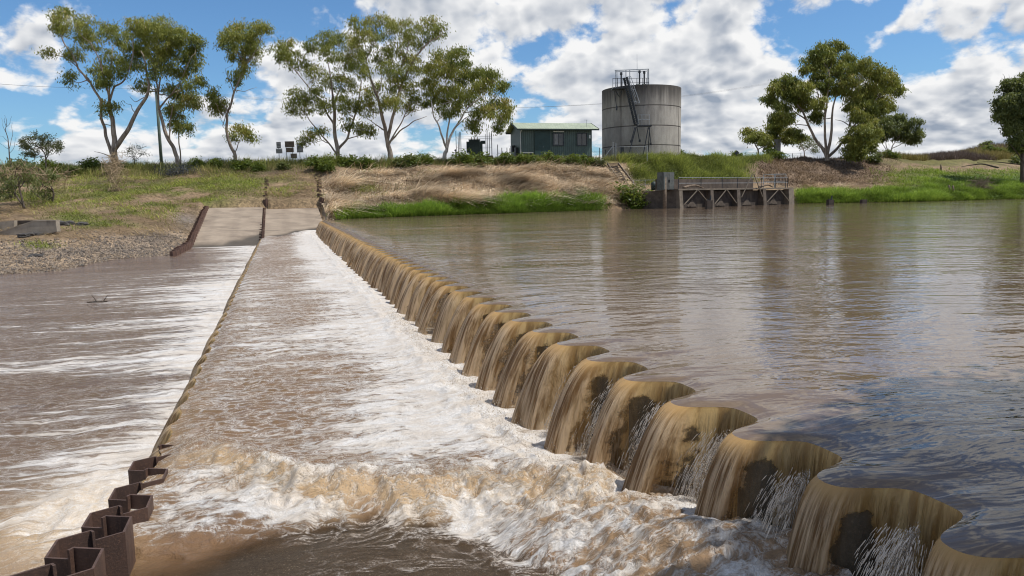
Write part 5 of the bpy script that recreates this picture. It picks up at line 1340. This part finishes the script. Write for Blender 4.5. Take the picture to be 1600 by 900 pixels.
for u, v in ((999.5, 220), (1016.5, 225), (986, 221), (979, 243)):
    m = MB(); m.box(tp(u, v, 93.2), (.22, .2, .3)); m.build('fixing_plate', M['dark_steel'], stw_)
m = MB(); m.tube([tp(960, 142, 94.9), tp(963, 165, 95.), tp(963.5, 172, 95.)], .05, 6); m.box(tp(963.5, 169, 94.95), (.2, .16, .55)); m.build('conduit', M['dark_steel'], stw_)
m = MB(); m.box(tp(972, 243, 94.), (.42, .4, 2.4)); tag(m.build('control_post', M['dark_steel'], None, origin=tp(972, 250, 94.)), 'slim dark control pillar at the foot of the round tank', 'pillar', None, 'thing')

# ------------------------------------------------------------------ road signs seen from behind, diamond sign
def sign(u, boards, posts, Y, label, mat='sign_back'):
    b0 = gy(posts[0][0], 258, Y); b0[2] = 5.3
    t = thing('road_sign', b0, label, 'sign', 'road signs standing on the crest of the far bank')
    for (uu, vt) in posts:
        p = gy(uu, 258, Y); p[2] = 5.2; q = gy(uu, vt, Y); m = MB(); m.tube([p, np.array([p[0], p[1], q[2]])], .04, 7); m.build('post', M['galv'] if mat == 'sign_back' else M['dark_steel'], t)
    for (x0, y0, x1, y1, mt) in boards:
        a, b = gy(x0, y0, Y - .06), gy(x1, y1, Y - .06)
        m = MB(); m.box((a + b) / 2, (abs(b[0] - a[0]), .03, abs(b[2] - a[2]))); bd = m.build('board', M[mt], t)
        m = MB()
        for f in (.25, .75):
            z = b[2] + (a[2] - b[2]) * f; m.box(np.array([(a[0] + b[0]) / 2, Y - .095, z]), (abs(b[0] - a[0]) * .96, .03, .05))
        m.build('stiffener', M['galv'] if mt == 'sign_back' else M['sign_brown'], bd)
z8 = lambda x, y: (400 + x / 9, 190 + y / 9)
def bx(x0, y0, x1, y1, mt): return (*z8(x0, y0), *z8(x1, y1), mt)
sign(0, [bx(285, 288, 352, 372, 'sign_back'), bx(280, 380, 372, 446, 'sign_back')], [(z8(333, 0)[0], 222)], 84, 'leftmost road sign with two stacked grey boards on one post')
sign(0, [bx(404, 278, 540, 358, 'sign_brown'), bx(424, 366, 532, 430, 'sign_brown')], [(z8(435, 0)[0], 221), (z8(525, 0)[0], 221)], 84.5, 'largest road sign with two wide brown-backed boards on two posts')
sign(0, [bx(485, 450, 577, 514, 'sign_brown')], [(z8(538, 0)[0], 240)], 83, 'small low brown-backed road sign under the wide double sign')
sign(0, [bx(570, 305, 664, 432, 'sign_back')], [(z8(625, 0)[0], 224)], 84, 'rightmost road sign, single tall pale grey board on one post')
b0 = gy(1151, 256, 104.); ds_ = thing('diamond_sign', b0, 'small dark diamond sign on a post in the grass right of the tank', 'sign')
pc = gy(1151.2, 239, 104.); m = MB(); m.tube([b0 - Zu * .5, pc], .04, 6); m.build('post', M['dark_steel'], ds_)
m = MB(); r_ = .36; m.prism([pc + np.array([r_, -.05, 0]), pc + np.array([0, -.05, r_]), pc + np.array([-r_, -.05, 0]), pc + np.array([0, -.05, -r_])], (0, -.02, 0)); m.build('board', M['dark_steel'], ds_)

# ------------------------------------------------------------------ power poles and lines
def pole(u, vt, ub, Y, zb_, label, arm=True, rr=.17):
    b = gy(ub, 256, Y); b[2] = zb_; tpz = gy(u, vt, Y); tpz[0] = b[0]; tpz[1] = b[1]
    t = thing('power_pole', b, label, 'power pole')
    m = MB(); m.tube([b - Zu * .5, (b + tpz) / 2, tpz], [rr * 1.15, rr, rr * .85], 9); m.build('shaft', M['pole'], t, True)
    if arm:
        m = MB(); m.bar(tpz + np.array([-1.3, -.15, -.35]), tpz + np.array([1.3, -.15, -.35]), .12, .14); ca = m.build('crossarm', M['timber'], t)
        for x in (-1.15, 0, 1.15):
            m = MB(); m.tube([tpz + np.array([x, -.15, -.28]), tpz + np.array([x, -.15, -.12]), tpz + np.array([x, -.15, .02])], [.03, .07, .05], 7); m.build('insulator', M['sign_brown'], ca)
    return tpz
p1_ = pole(246, 138, 252.5, 90., 5.4, 'grey-green power pole with a crossarm between the left eucalypts')
p2_ = pole(1211, 128, 1212.5, 121., 6.4, 'slim green power pole in front of the low wind-swept tree', True, .19)
b = gy(1213, 245, 120.); m = MB(); m.box(np.array([b[0], b[1] - .3, 8.1]), (.9, .6, 3.4)); tag(m.build('meter_cabinet', M['sign_back'], None, origin=b), 'tall grey cabinet strapped to the foot of the green pole', 'cabinet', None, 'thing')
wl = thing('power_line', p1_, 'thin power wires running from the left edge through the power pole to the green pole', 'power line')
far_l = gy(-260, 95, 112.)
for x in (-1.15, 0, 1.15):
    a = p1_ + np.array([x, -.15, .02])
    for bpt, sag in ((far_l + np.array([0, x, 0]), 1.2), (p2_ + np.array([x * .6, -.15, .02]), 3.2)):
        k = np.linspace(0, 1, 25)[:, None]; P = a + (bpt - a) * k; P[:, 2] -= sag * 4 * (k[:, 0] * (1 - k[:, 0]))
        m = MB(); m.tube(P, .008, 4, False); m.build('wire', M['wire'], wl)

# ------------------------------------------------------------------ pumping dock
DA = gz(1066, 325.3, 0.); DB = gz(1240, 319, 0.)
da = DB - DA; DL = np.linalg.norm(da); da /= DL; db = np.array([-da[1], da[0], 0])      # db points to the bank
zt_ = 1.80
def D3(x, y, z): return DA + da * x + db * y + Zu * (z - DA[2])
dock = thing('pumping_dock', D3(DL / 2, 2, 0), 'long concrete pumping dock with braced bays at the far water edge', 'dock')
xs = [((u - 1064) / (1240 - 1064)) for u in (1064, 1112.5, 1154, 1194.5, 1236)]
# perspective: find metres along the face for each pixel column
def face_x(u, v=310.):
    d = ray(u, v); k = np.dot(DA - CAM, np.array([-da[1], da[0], 0])) / np.dot(d, np.array([-da[1], da[0], 0])); return np.dot(CAM + d * k - DA, da)
PX = [face_x(u) for u in (1064, 1112.5, 1154, 1194.5, 1236)]
wid = [.5, .5, .55, .55, 1.0]
for i, (x, wd_) in enumerate(zip(PX, wid)):
    m = MB(); V0 = [D3(x - wd_ / 2 - .05, -.22, -1.2), D3(x + wd_ / 2 + .05, -.22, -1.2), D3(x + wd_ / 2, .02, zt_ - .02), D3(x - wd_ / 2, .02, zt_ - .02)]
    m.prism(V0, db * .7); m.build('pier', M['conc'] if i in (1, 2, 3) else M['conc_light'], dock)
m = MB(); m.prism([D3(-.1, .60, -1.2), D3(PX[-1] + .2, .60, -1.2), D3(PX[-1] + .2, .60, zt_ - .1), D3(-.1, .60, zt_ - .1)], db * .4); m.build('back_wall', M['conc_dark'], dock)
m = MB(); m.box(D3((PX[-1]) / 2, 1.6, zt_ + .08), (PX[-1] + 1.1, 3.1, .16), da); m.build('deck', M['conc_light'], dock)
wl_ = gz(1009, 326, 0.)
m = MB(); m.prism([np.append(wl_[:2], -1.2), D3(-.3, 0.1, -1.2), D3(-.3, 0.1, zt_ + .1), np.append(wl_[:2], zt_ - .05)], db * .45); m.build('wing_wall', M['conc'], dock)
for i in range(4):
    xm = (PX[i] + PX[i + 1]) / 2; hw = (PX[i + 1] - PX[i]) / 2 - .45
    top = zt_ - .05 if i != 2 else zt_ + 1.7
    for sgn in (-1, 1):
        m = MB(); m.bar(D3(xm + sgn * .12, -.12, top), D3(xm + sgn * hw * (1 if i != 2 else 1.0), -.05, .35 if i != 2 else .95), .075); m.build('brace', M['conc_light'], dock)
    m = MB(); m.prism([D3(xm - .9, .52, .1), D3(xm + .7, .52, .1), D3(xm - .1, .52, .85)], db * .07); m.build('hopper', M['conc'], dock)
m = MB(); x0, x1 = face_x(1062), face_x(1214)
m.prism([D3(x0 + .3, 3.2, zt_ - .3), D3(x1, 3.2, zt_ - .3), D3(x1, 3.2, zt_ + 1.28), D3(x0 + .3, 3.2, zt_ + 1.2)], db * .3); m.build('parapet', M['parapet'], dock)
hr = thing('dock_railing', D3(8, 0, zt_), 'galvanised pipe railing along the front of the dock deck', 'railing')
for u in (1062, 1097, 1130, 1154, 1191, 1213, 1229, 1232):
    x = face_x(u, 300); m = MB(); m.bar(D3(x, .15, zt_ + .16), D3(x, .15, zt_ + 1.3), .06); m.build('post', M['dark_steel'], hr)
for z in (.72, 1.28):
    m = MB(); m.bar(D3(-.4, .15, zt_ + z), D3(face_x(1232, 300), .15, zt_ + z), .05); m.build('rail', M['galv'], hr)
cage = thing('dock_cage', D3(face_x(1222), 1.2, zt_ + .16), 'open mesh cage on the right end of the dock', 'cage')
x0, x1 = face_x(1214, 300), face_x(1231, 300); m = MB()
for x in (x0, x1):
    for y in (.3, 1.8): m.bar(D3(x, y, zt_ + .16), D3(x, y, zt_ + 1.75), .06)
for z in (.9, 1.72):
    for y in (.3, 1.8): m.bar(D3(x0, y, zt_ + z), D3(x1, y, zt_ + z), .05)
    for x in (x0, x1): m.bar(D3(x, .3, zt_ + z), D3(x, 1.8, zt_ + z), .05)
m.build('frame', M['galv'], cage)
m = MB()
for k in range(14): x = x0 + (x1 - x0) * (k + .5) / 14; m.bar(D3(x, .3, zt_ + .16), D3(x, .3, zt_ + 1.72), .012)
for k in range(8): z = zt_ + .25 + k * .18; m.bar(D3(x0, .3, z), D3(x1, .3, z), .012)
m.build('wire_mesh', M['wire'], cage)
cx0 = face_x(1051, 290); ck = thing('switch_cabinet', D3(cx0, .9, zt_ + .1), 'grey metal switch cabinet at the left end of the dock', 'cabinet')
m = MB(); m.box(D3(cx0, .9, zt_ + .95), (1.65, .8, 1.75), da); m.build('body', M['cab'], ck)
for k in (-.4, .4):
    m = MB(); m.box(D3(cx0 + k, .48, zt_ + .95), (.74, .03, 1.6), da); dq = m.build('door', M['cab'], ck)
    m = MB(); m.box(D3(cx0 + k * .2, .44, zt_ + .95), (.05, .04, .25), da); m.build('handle', M['dark_steel'], dq)
c = gy(1021.5, 297.5, 80.); m = MB(); m.tube([c, c + Zu * .06, c + Zu * .45, c + Zu * .82, c + Zu * .88, c + Zu * .98], [.27, .30, .31, .29, .16, .06], 12); tag(m.build('drum', M['grn_dark'], None, True, origin=c), 'dark green drum on the left end of the dock', 'drum', None, 'thing')
c = gz(1035.5, 326, 0.) - db * .25; m = MB(); m.tube([c - Zu * 1., c + Zu * 1.2, c + Zu * 3.1], [.19, .18, .16], 8); tag(m.build('timber_pile', M['timber'], None, True, origin=c), 'weathered timber pile standing against the dock left wing wall', 'pile', None, 'thing')
for i, (u, v0, v1, lab) in enumerate([(1017, 281, 297, 'railing'), ]):
    t = thing('bank_railing', gy(1000, 297, 80.), 'short grey pipe railing between the stairs foot and the dock cabinet', 'railing')
    for uu in (990, 1008, 1030): m = MB(); m.bar(gy(uu, 299, 80.5), gy(uu, 281.5, 80.5), .05); m.build('post', M['galv'], t)
    for v in (281.5, 289): m = MB(); m.bar(gy(988, v, 80.5), gy(1039, v - .5, 80.5), .045); m.build('rail', M['galv'], t)
# logs stranded on the deck
for u, ln, lab in ((1093, 3.4, 'curved driftwood log stranded on the dock deck left half'), (1206, 3.0, 'driftwood log stranded on the dock deck right half')):
    x = face_x(u, 295); P = [D3(x - ln / 2, .7, zt_ + .24), D3(x - ln * .2, .7, zt_ + .42), D3(x + ln * .15, .8, zt_ + .5), D3(x + ln / 2, .9, zt_ + .26)]
    m = MB(); m.tube(wob(P, .1, 4), np.linspace(.15, .07, 13), 7); tag(m.build('driftwood_log', M['timber'], None, True, origin=P[0]), lab, 'log', None, 'thing')
# old pile stumps in the water
for u, v, w_, h_, lab in ((1107.5, 326.5, .55, .8, 'dark broken stump in the water before the dock'), (1297, 320, .6, .55, 'dark broken stump in the water right of the dock'), (1349, 317.5, .62, .42, 'low dark block stump in the water, rightmost of the stumps')):
    c = gz(u, v, 0.); t = thing('pile_stump', c, lab, 'stump')
    m = MB(); m.box(c + Zu * (h_ / 2 - .3), (w_, w_ * .8, h_ + .6), (1, .2)); m.build('block', M['conc_dark'], t)
    if h_ > .5:
        m = MB(); m.tube([c + Zu * h_ * .9 + np.array([.1, 0, 0]), c + Zu * (h_ + .45) + np.array([.18, 0, 0])], [.10, .05], 6); m.tube([c + Zu * h_ * .9, c + np.array([-.2, 0, h_ + .1])], [.06, .03], 5); m.build('snag', M['dark_steel'], t)
for u, v0, v1, Y, lab in ((1470, 268, 257, 112., 'dark broken post standing on the green right slope'), (1483, 300, 289, 101., 'left one of a pair of short posts on the green bank'), (1489, 301, 290, 101., 'right one of a pair of short posts on the green bank')):
    Y = hit(u, v0)[1]; m = MB(); m.tube([gy(u, v0 + 3, Y), gy(u + .5, (v0 + v1) / 2, Y), gy(u, v1, Y)], [.14, .13, .09], 7); tag(m.build('broken_post', M['timber'], None, True, origin=gy(u, v0, Y)), lab, 'post', None, 'thing')
m = MB(); m.tube(wob([gy(1560, 262, 104.), gy(1535, 256, 104.5), gy(1515, 258, 105.), gy(1500, 261, 105.)], .3, 4), np.linspace(.12, .03, 13), 6); tag(m.build('fallen_branch', M['bark_dark'], None, True, origin=gy(1560, 262, 104.)), 'dark fallen branch reaching left from the edge tree', 'branch', None, 'thing')

# ------------------------------------------------------------------ culvert headwall on the left bank
cv = thing('culvert', gy(40, 372, 42.), 'concrete culvert headwall with sloping wing walls on the left bank', 'culvert')
Yc = 42.
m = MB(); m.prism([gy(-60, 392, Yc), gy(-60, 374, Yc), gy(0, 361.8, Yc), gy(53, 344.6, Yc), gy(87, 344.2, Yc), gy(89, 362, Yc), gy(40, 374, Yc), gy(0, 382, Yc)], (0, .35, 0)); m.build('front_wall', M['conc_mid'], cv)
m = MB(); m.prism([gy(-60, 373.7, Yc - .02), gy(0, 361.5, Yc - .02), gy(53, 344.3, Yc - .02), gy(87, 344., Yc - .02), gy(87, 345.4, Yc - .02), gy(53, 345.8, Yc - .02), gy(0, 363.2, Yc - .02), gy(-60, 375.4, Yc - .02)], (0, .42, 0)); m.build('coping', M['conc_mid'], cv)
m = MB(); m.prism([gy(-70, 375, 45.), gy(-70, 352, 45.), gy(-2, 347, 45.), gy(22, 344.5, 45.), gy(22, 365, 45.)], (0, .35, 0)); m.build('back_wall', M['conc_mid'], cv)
m = MB(); m.prism([gy(20, 366, 45.3), gy(20, 344.6, 45.3), gy(60, 344.5, 45.3), gy(60, 366, 45.3)], (0, .3, 0)); m.build('dark_mouth_panel', M['conc_dark'], cv)  # solid dark panel stands in for the shade inside the culvert
# thin twigs floating in the tail water
m = MB(); p = gz(152, 472, ZT); m.tube([p, p + np.array([-.15, 0, .22])], [.02, .008], 5); m.tube([p + np.array([.12, 0, -.05]), p + np.array([.32, 0, .2])], [.02, .006], 5); m.tube([p + np.array([-.3, 0, 0.0]), p + np.array([.3, 0, .02])], [.02, .02], 5); tag(m.build('snagged_twig', M['bark_dark'], None, origin=p), 'dark twig snagged in the lower tail water', 'twig', None, 'thing')

# half-buried pile tops that climb the bank above the ramps
for (ua, ub, lab) in ((414.5, 416, 'dark half-buried pile tops climbing the bank above the joint between the far ramps'), (502, 496, 'dark half-buried pile tops climbing the bank at the right end of the far ramps')):
    t = None; k = 0
    for v in np.linspace(313, 280, 22):
        P = hit(ua + (ub - ua) * (322 - v) / 42, v)
        if t is None: t = thing('sheet_pile_wall', P, lab, 'sheet pile wall')
        s_, t_ = ST(P); pile_mesh(float(s_), float(t_), .2, .16, k % 2 == 0, P[2] + .07 + random.uniform(-.08, .08), P[2] - .8, .05, False).build('pile', M['rust'], t); k += 1

# ------------------------------------------------------------------ sky, sun, camera
SUN_EL, SUN_AZ = math.radians(61), math.radians(97)       # azimuth clockwise from +Y: from the right, a touch behind the camera
wd = bpy.data.worlds.new('World'); SC.world = wd; wd.use_nodes = True
nt = wd.node_tree; nt.nodes.clear()
B = NT.__new__(NT); B.t = nt; B.m = wd
B.out = nt.nodes.new('ShaderNodeOutputWorld')
sky = B.n('TexSky', {'sky_type': 'NISHITA', 'sun_disc': False, 'sun_elevation': SUN_EL, 'sun_rotation': SUN_AZ, 'altitude': 200., 'air_density': 1.0, 'dust_density': .6, 'ozone_density': 2.2})
G = B.n('TexCoord').outputs['Generated']
sep = B.n('SeparateXYZ'); B.set(sep.inputs[0], G)
zc = B.math('MAXIMUM', sep.outputs[2], 0.)
# cumulus seen from the side: bearing and logarithm of elevation, so they flatten towards the horizon
psi = B.math('ARCTAN2', sep.outputs[0], sep.outputs[1])
ele = B.math('LOGARITHM', B.math('ADD', zc, .10), 2.71828)
CA = 11.5; CBv = 4.6
def cvec(dx, dy):
    cmb = B.n('CombineXYZ'); B.set(cmb.inputs[0], B.math('MULTIPLY_ADD', psi, CA, dx)); B.set(cmb.inputs[1], B.math('MULTIPLY_ADD', ele, CBv, dy)); cmb.inputs[2].default_value = 3.7
    return cmb.outputs[0]
def cloud_noise(dx, dy, det, fine=True):
    v0 = cvec(dx, dy)
    lo = B.noise(v0, 1.0, 3, .5, .3)
    wv = B.n('TexNoise', None, Scale=3.0, Detail=3.); B.set(wv.inputs['Vector'], v0)
    wa = B.n('VectorMath', {'operation': 'MULTIPLY_ADD'}); B.set(wa.inputs[0], wv.outputs[1]); wa.inputs[1].default_value = (.30, .30, .0); B.set(wa.inputs[2], v0)
    vo = B.n('TexVoronoi', {'feature': 'F1', 'normalize': True}, Scale=2.6, Detail=det, Roughness=.55, Lacunarity=2.1); B.set(vo.inputs['Vector'], wa.outputs[0])
    s = B.math('ADD', lo, B.math('MULTIPLY', B.math('SUBTRACT', .42, vo.outputs[0]), .42))
    if not fine: return s
    hi = B.noise(v0, 9., 5, .62)
    return B.math('ADD', s, B.math('MULTIPLY', B.math('SUBTRACT', hi, .5), .13))
n1 = cloud_noise(0, 0, 3.)
m1 = cloud_noise(0, 0, 1., False); m2 = cloud_noise(.08, .20, 1., False)
n3 = B.noise(cvec(40, 9), .40, 2, .5)
bias = B.math('MULTIPLY', B.math('SUBTRACT', n3, .5), .22)
for (u, v, rad, amt) in SKYB:
    d = ray(u, v); d = d / np.linalg.norm(d)
    dp = B.n('VectorMath', {'operation': 'DOT_PRODUCT'}); B.set(dp.inputs[0], G); dp.inputs[1].default_value = tuple(d)
    bl = B.rng(dp.outputs['Value'], math.cos(rad / FPX), 1.0)
    bias = B.math('ADD', bias, B.math('MULTIPLY', bl, amt))
bias = B.math('SUBTRACT', bias, B.math('MULTIPLY', B.rng(zc, .22, .5), .10))
bias = B.math('ADD', bias, B.math('MULTIPLY', B.rng(zc, .22, .0), .10))
dens = B.math('ADD', n1, bias)
mask = B.rng(dens, .435, .595)
shade = B.math('ADD', B.math('MULTIPLY', B.math('ADD', B.math('SUBTRACT', m1, m2), B.math('MULTIPLY', B.math('SUBTRACT', n1, m1), .8)), 2.5), .66)
thick = B.rng(dens, .50, .86)
lit = B.math('SUBTRACT', shade, B.math('MULTIPLY', thick, .42), clamp=True)
ccol = B.mix(B.rng(lit, .0, .72, 0, 1, False), (.34, .40, .50), (1., 1., 1.))
cscale = B.n('VectorMath', {'operation': 'SCALE'}); B.set(cscale.inputs[0], ccol); cscale.inputs['Scale'].default_value = CLOUD_K
skyc = B.mix(1., sky.outputs[0], SKY_TINT, 'MULTIPLY')
hz = B.rng(zc, .0, .10, .55, 0.)
fin = B.mix(mask, skyc, cscale.outputs[0])
bg = B.n('Background', None, Color=fin, Strength=SKY_K)
nt.links.new(bg.outputs[0], B.out.inputs['Surface'])
try: wd.cycles.sampling_method = 'MANUAL'; wd.cycles.sample_map_resolution = 512
except Exception: pass
sl = bpy.data.lights.new('sun', 'SUN'); sl.energy = SUN_E; sl.angle = math.radians(.53); sl.color = (1., .955, .89)
so = bpy.data.objects.new('sun', sl); COL.objects.link(so)
sd = Vector((math.cos(SUN_EL) * math.sin(SUN_AZ), math.cos(SUN_EL) * math.cos(SUN_AZ), math.sin(SUN_EL)))
so.rotation_euler = sd.to_track_quat('Z', 'Y').to_euler()
cd = bpy.data.cameras.new('camera'); co = bpy.data.objects.new('camera', cd); COL.objects.link(co); SC.camera = co
from mathutils import Matrix
mw = Matrix(((Rv[0], Uv[0], -Fv[0], CAM[0]), (Rv[1], Uv[1], -Fv[1], CAM[1]), (Rv[2], Uv[2], -Fv[2], CAM[2]), (0, 0, 0, 1)))
co.matrix_world = mw
cd.sensor_width = 36; cd.lens = 36 * FPX / 1600; cd.clip_start = .05; cd.clip_end = 9000
SC.view_settings.view_transform = 'Standard'; SC.view_settings.look = 'None'; SC.view_settings.exposure = EXPO; SC.view_settings.gamma = 1
SC.render.engine = 'CYCLES'
SC.cycles.use_denoising = True; SC.cycles.filter_width = 1.1
SC.cycles.max_bounces = 8; SC.cycles.transparent_max_bounces = 12; SC.cycles.diffuse_bounces = 3; SC.cycles.glossy_bounces = 3
SC.cycles.caustics_reflective = False; SC.cycles.caustics_refractive = False
SC.cycles.sample_clamp_indirect = 4; SC.cycles.sample_clamp_direct = 8
